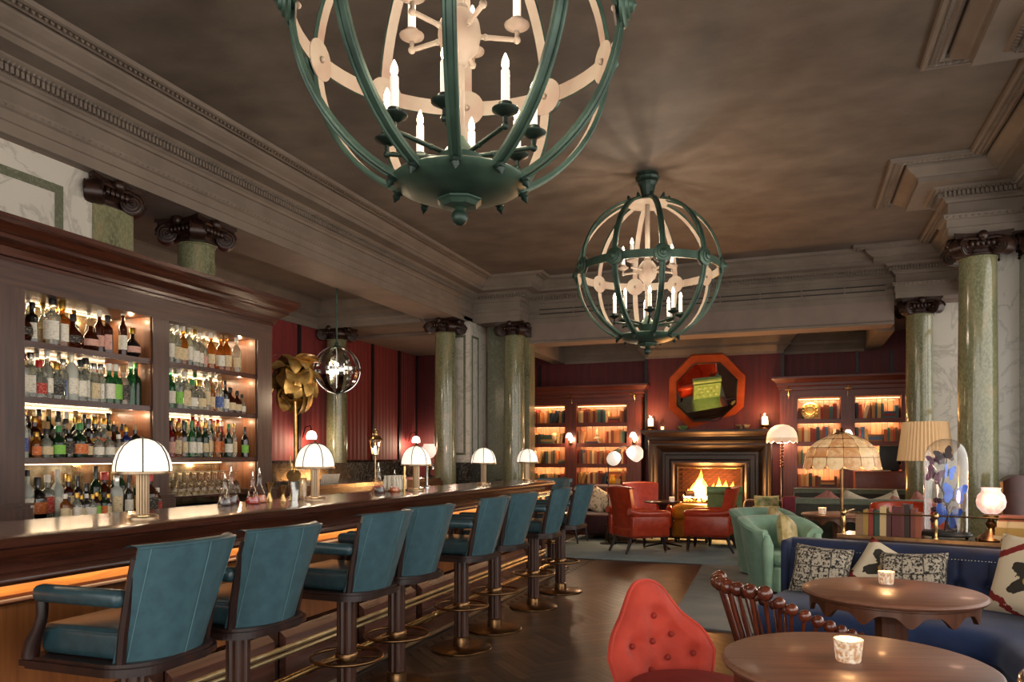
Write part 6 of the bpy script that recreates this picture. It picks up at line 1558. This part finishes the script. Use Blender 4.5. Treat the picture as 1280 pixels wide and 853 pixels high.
# oil lamp with pink globe
x, y = cl(1.155, .30)
ol = thing('oil_lamp', 'brass oil lamp with glowing pink glass globe beside the book stack', 'table lamp', (x, y, .8405))
MB().lathe([(.0, .0), (.085, .0), (.09, .012), (.075, .025), (.06, .04), (.035, .06), (.02, .085), (.03, .105), (.032, .12), (.018, .135), (.02, .15), (.045, .155), (.045, .17), (.03, .18)], 22).build('brass_body', brass_ant, ol)
for k in range(4):
    a = k * pi / 2 + .5; MB().tube([(.07 * cos(a), .07 * sin(a), .02), (.10 * cos(a), .10 * sin(a), .02), (.095 * cos(a), .095 * sin(a), .005)], .009, 6).build('scroll_foot', brass_ant, ol)
def etched():
    n = N('lit_etched_pink_glass'); f = n.noise(n.coords(), 40, 2); n.set(Base_Color=srgb('#b89484'), Roughness=.3)
    n.set(Emission_Color=n.ramp(f, (.45, srgb('#f4b8a4')), (.6, srgb('#ffe8dc'))), Emission_Strength=.5); return n.m
MB().lathe([(.03, .175), (.05, .185), (.078, .22), (.084, .255), (.075, .295), (.055, .318), (.052, .335), (.058, .345)], 24).build('glass_globe', etched(), ol)
light('oil_lamp_light', 'POINT', (x - .03, y - .12, 1.12), 1.6, (1, .6, .42), .05)

# ================================================================== FLOOR LAMPS ON THE SEATING SIDE
def capiz_mat():
    n = N('lit_capiz_shell'); f = n.noise(n.coords(), 30, 5); oi = n.new('ShaderNodeObjectInfo')
    g = n.math('ADD', n.math('MULTIPLY', f, .7), n.math('MULTIPLY', oi.outputs['Random'], .3))
    n.set(Base_Color=srgb('#9c8058'), Roughness=.35)
    n.set(Emission_Color=n.ramp(g, (.38, srgb('#b8622a')), (.64, srgb('#f4d09a'))), Emission_Strength=.36); return n.m
cz = thing('capiz_lamp', 'floor lamp with domed capiz shell panel shade', 'floor lamp', (.36, 6.77, .012))
MB().lathe([(.16, 0), (.16, .02), (.03, .05), (.014, .07)], 24).build('base', brass_ant, cz); MB().cyl((0, 0, .05), (0, 0, 1.5), .012, 10).build('pole', brass_ant, cz)
lev = [(.06, 1.555), (.165, 1.515), (.245, 1.445), (.283, 1.365), (.298, 1.285)]
NC = 14; da = 2 * pi / NC
capz = capiz_mat()
for r_ in range(4):
    (ra, za), (rb_, zb) = lev[r_], lev[r_ + 1]
    if r_ < 3:
        def f(u, v, ra=ra, za=za, rb_=rb_, zb=zb):
            a = (u - .5) * da * .955; q = .02 + v * .96; rr_ = ra + (rb_ - ra) * q + .008 * sin(pi * q); return (rr_ * cos(a), rr_ * sin(a), za + (zb - za) * q)
    else:
        def f(u, v, ra=ra, za=za, rb_=rb_, zb=zb):
            a = (u - .5) * da * .955; q = v * (1.0 + .42 * sqrt(max(0, 1 - ((u - .5) * 2) ** 2)) - .15); rr_ = ra + (rb_ - ra) * q; return (rr_ * cos(a), rr_ * sin(a), za + (zb - za) * q)
    me = MB().grid(7, 6, f).mesh('shell_panel', capz)
    for k in range(NC):
        o = bpy.data.objects.new('shell_panel', me); C.objects.link(o); o.parent = cz; o.rotation_euler = (0, 0, k * da)
for k in range(NC):
    a = (k + .5) * da; MB().tube([(r_ * cos(a), r_ * sin(a), z_ + .002) for r_, z_ in lev], .0028, 5).build('leading_rib', brass_ant, cz)
for r_, z_ in lev[1:4]: MB().tube([(r_ * 1.004 * cos(2 * pi * k / 42), r_ * 1.004 * sin(2 * pi * k / 42), z_) for k in range(42)], .0028, 5, closed=True).build('leading_ring', brass_ant, cz)
MB().lathe([(.062, 1.553), (.06, 1.565), (.02, 1.575), (.012, 1.59), (.018, 1.6), (.0, 1.61)], 14).build('finial', brass_ant, cz)
light('capiz_bulb', 'POINT', (.36, 6.77, 1.40), 14, WARM2, .05)
# cream scalloped dome lamp on a barley-twist stem
sl = thing('scalloped_lamp', 'floor lamp with cream scalloped dome shade beside the fireplace', 'floor lamp', (-.195, 12.58, .012))
MB().lathe([(.15, 0), (.15, .02), (.04, .06)], 20).build('base', wood_legs, sl); MB().cyl((0, 0, .05), (0, 0, 1.2), .016, 8).build('pole', wood_legs, sl)
tw = MB()
for k in range(9): tw.sphere((0, 0, 1.22 + k * .048), (.034, .034, .024), 10, 6)
tw.build('bobbin_stem', wood_chair, sl)
lit_cream = EM('lit_cream_silk', '#ffdcb4', .5)
MB().lathe([(.03, 1.87), (.10, 1.855), (.17, 1.81), (.215, 1.74), (.232, 1.66)], 32).build('shade', lit_cream, sl)
vs = MB()
vs.grid(97, 4, lambda u, v: ((.232 + .004 * v) * cos(2 * pi * u), (.232 + .004 * v) * sin(2 * pi * u), 1.66 - v * (.05 + .035 * abs(sin(u * 2 * pi * 6)))))
vs.build('scalloped_valance', EM('lit_tan_silk', '#d8a070', .45), sl)
light('scalloped_bulb', 'POINT', (-.2, 12.6, 1.62), 12, WARM2, .05)
# pleated drum lamp
dl = thing('pleated_lamp', 'floor lamp with pleated golden drum shade in front of the olive column', 'floor lamp', (1.16, 8.10, .012))
MB().lathe([(.15, 0), (.15, .02), (.03, .05), (.014, .07)], 20).build('base', brass_ant, dl); MB().cyl((0, 0, .05), (0, 0, 1.5), .014, 8).build('pole', brass_ant, dl)
pv = MB(); n_ = 84
pv.grid(n_, 5, lambda u, v: ((.19 + .045 * v) * (1 + .03 * (1 if int(round(u * n_)) % 2 else -1)) * cos(2 * pi * u), (.19 + .045 * v) * (1 + .03 * (1 if int(round(u * n_)) % 2 else -1)) * sin(2 * pi * u), 1.70 - .37 * v), closeu=True, smooth=False)
def drum():
    n = N('lit_golden_silk'); n.set(Base_Color=srgb('#c8a880'), Roughness=.6); n.b.inputs['Emission Color'].default_value = srgb('#e0a868'); n.b.inputs['Emission Strength'].default_value = .12; return n.m
pv.build('pleated_shade', drum(), dl)
light('pleated_bulb', 'POINT', (1.16, 8.10, 1.5), 10, WARM2, .05)

# ================================================================== CHAIRS IN FRONT
# coral slipper chair, curved tufted back
sc_ = thing('slipper_chair', 'coral red velvet slipper chair with buttoned peaked back', 'chair', (-.36, 2.89, 0), R(136))
R0 = .24; PHL, PHR = R(39), R(54)
def top_h(a):
    f = a / PHL if a > 0 else -a / PHR
    T = [(0, .872), (.1, .870), (.2, .86), (.3, .835), (.42, .785), (.55, .735), (.68, .705), (.8, .68), (.9, .645), (1, .585)]
    for (f0, h0), (f1, h1) in zip(T[:-1], T[1:]):
        if f <= f1 + 1e-6: return h0 + (h1 - h0) * (f - f0) / (f1 - f0)
    return T[-1][1]
def AN(u): return -PHR + (PHR + PHL) * u
BTN = [(-.10, .73), (-.36, .652), (-.04, .63), (-.28, .562), (-.68, .575), (.04, .52), (.33, .62)]
def bk_pt(a, v, side):
    z0_ = .30; z = z0_ + (top_h(a) - z0_) * v
    edge = min(1, min((1 - (a / PHL if a > 0 else -a / PHR)) * 6, (1 - v) * 7)); edge = max(0, edge) ** .5
    lean = .10 * v
    if side:
        d = 0
        for ba, bz in BTN: d += .036 * math.exp(-(((a - ba) * R0 / .042) ** 2 + ((z - bz) / .042) ** 2))
        r_ = R0 - .015 - .045 * edge + d
    else: r_ = R0 + .02 * edge
    r_ += lean
    return (r_ * cos(a), r_ * sin(a), z)
mb = MB(); mb.grid(70, 48, lambda u, v: bk_pt(AN(u), v, True)); mb.grid(40, 12, lambda u, v: bk_pt(AN(u), v, False))
mb.grid(70, 3, lambda u, v: tuple(p + (q - p) * v for p, q in zip(bk_pt(AN(u), 1, True), bk_pt(AN(u), 1, False))))
for e_ in (-PHR, PHL): mb.grid(3, 20, lambda u, v: tuple(p + (q - p) * u for p, q in zip(bk_pt(e_, v, True), bk_pt(e_, v, False))))
bko = mb.build('backrest', red_velvet, sc_)
pts = [bk_pt(-PHR, v / 12, True) for v in range(12)] + [bk_pt(AN(u / 40), 1, True) for u in range(41)] + [bk_pt(PHL, 1 - v / 12, True) for v in range(1, 13)]
MB().tube(pts, .008, 6).build('piping', red_velvet, bko)
for ba, bz in BTN:
    r_ = R0 - .06 + .032 + .10 * (bz - .30) / (top_h(ba) - .30); MB().sphere((r_ * cos(ba), r_ * sin(ba), bz), .013, 8, 6).build('button', red_velvet_dk, bko)
MB().lathe([(.0, .20), (.23, .20), (.25, .24), (.26, .42), (.255, .48), (.235, .52), (.18, .535), (.0, .54)], 36).build('seat', red_velvet_dk, sc_)
for k in range(4):
    a = k * pi / 2 + pi / 4; MB().lathe([(.014, 0), (.024, .20)], 8, c=(.17 * cos(a), .17 * sin(a), 0)).build('leg', wood_legs, sc_)
# spindle chair with bobbin rail
sp_ = thing('spindle_chair', 'turned wooden spindle chair with ball topped curved back', 'chair', (-.03, 3.70, 0), R(30 + 180))
MB().lathe([(.0, .43), (.22, .43), (.24, .44), (.24, .455), (.22, .465), (.0, .46)], 32).build('seat', wood_chair, sp_)
AB = [6.2, 18.6, 31, 43.4] + [54 + 9 * i for i in range(8)]
for a in [-x for x in AB] + AB:
    f = a / 118; a = R(a)
    cr_ = abs(f) < .37
    z = .80 - .0 * f if cr_ else .80 - .19 * ((abs(f) - .36) / .64) ** .9
    rr_ = .315 + .03 * (abs(f) ** 2)
    px, py = rr_ * cos(a), rr_ * sin(a)
    rad = .034 if cr_ else .027
    MB().sphere((px, py, z), rad, 14, 10).build('rail_ball', wood_chair, sp_)
    bx, by = .21 * cos(a), .21 * sin(a)
    m1 = (bx + (px - bx) * .85, by + (py - by) * .85, .46 + (z - .46) * .85)
    MB().tube([(bx, by, .455), m1, (px, py, z)], [.009, .0085, .007], 8).build('spindle', wood_chair, sp_)
for k in range(4):
    a = k * pi / 2 + pi / 4; MB().tube([(.16 * cos(a), .16 * sin(a), .44), (.2 * cos(a), .2 * sin(a), .2), (.24 * cos(a), .24 * sin(a), 0)], [.02, .017, .012], 8).build('leg', wood_chair, sp_)
# dark polished tub chair at the picture corner
tc_ = thing('tub_chair', 'dark polished tub chair with highlighted edge in the lower picture corner', 'chair', (.90, 2.16, 0), R(0))
mb = MB()
mb.grid(30, 8, lambda u, v: ((.36 + .02 * v) * cos(R(60) + R(200) * u), (.36 + .02 * v) * sin(R(60) + R(200) * u), .42 + .40 * v - .05 * (2 * u - 1) ** 2 * v))
mb.grid(30, 8, lambda u, v: ((.33 + .02 * v) * cos(R(60) + R(200) * u), (.33 + .02 * v) * sin(R(60) + R(200) * u), .42 + .40 * v - .05 * (2 * u - 1) ** 2 * v))
mb.build('curved_back', wood_dk_z, tc_)
MB().tube([(.365 * cos(R(60) + R(200) * u / 24), .365 * sin(R(60) + R(200) * u / 24), .82 - .05 * (2 * u / 24 - 1) ** 2) for u in range(25)], .017, 8).build('top_edge', M('edge_highlight', '#b8b0a4', rough=.12, metal=.9), tc_)  # silver tube stands in for the highlight along the dark polished edge
MB().lathe([(.0, .36), (.30, .36), (.32, .40), (.30, .46), (.0, .48)], 28).build('seat', brown_lt, tc_)
for k in range(4):
    a = k * pi / 2 + pi / 4; MB().lathe([(.014, 0), (.022, .37)], 8, c=(.24 * cos(a), .24 * sin(a), 0)).build('leg', wood_legs, tc_)
# tall tufted leather booth at the picture edge
bo = thing('leather_booth', 'tall oxblood leather booth back with rounded channels at the picture edge', 'booth', (1.62, 7.30, 0))
for k in range(4):
    x0 = k * .2
    ch = MB(); ch.grid(9, 14, lambda u, v: (x0 + .2 * u, -.05 * sin(pi * u) ** .6, .35 + (.83 + .05 * sin(pi * u)) * v)); ch.grid(9, 3, lambda u, v: (x0 + .2 * u, -.05 * sin(pi * u) ** .6 + (.16 + .05 * sin(pi * u) ** .6) * v, 1.18 + .05 * sin(pi * u)))
    ch.build('back_channel', brown_lt, bo)
MB().box(0, .8, .0, .11, 0, 1.17).build('back_core', brown_lt, bo); MB().rbox(0, .8, -.5, .0, .12, .46, .05, 3).build('seat', brown_lt, bo)
MB().box(0, .8, -.45, .1, 0, .12).build('plinth', wood_legs, bo)
# red tub chair glimpsed behind the console books
rt = barrel(red_leather); rt.location = (1.20, 9.6, .012); rt.rotation_euler = (0, 0, R(10)); rt['label'] = 'scarlet leather tub chair glimpsed behind the console books'; rt.scale = (.95, .95, 1.12)
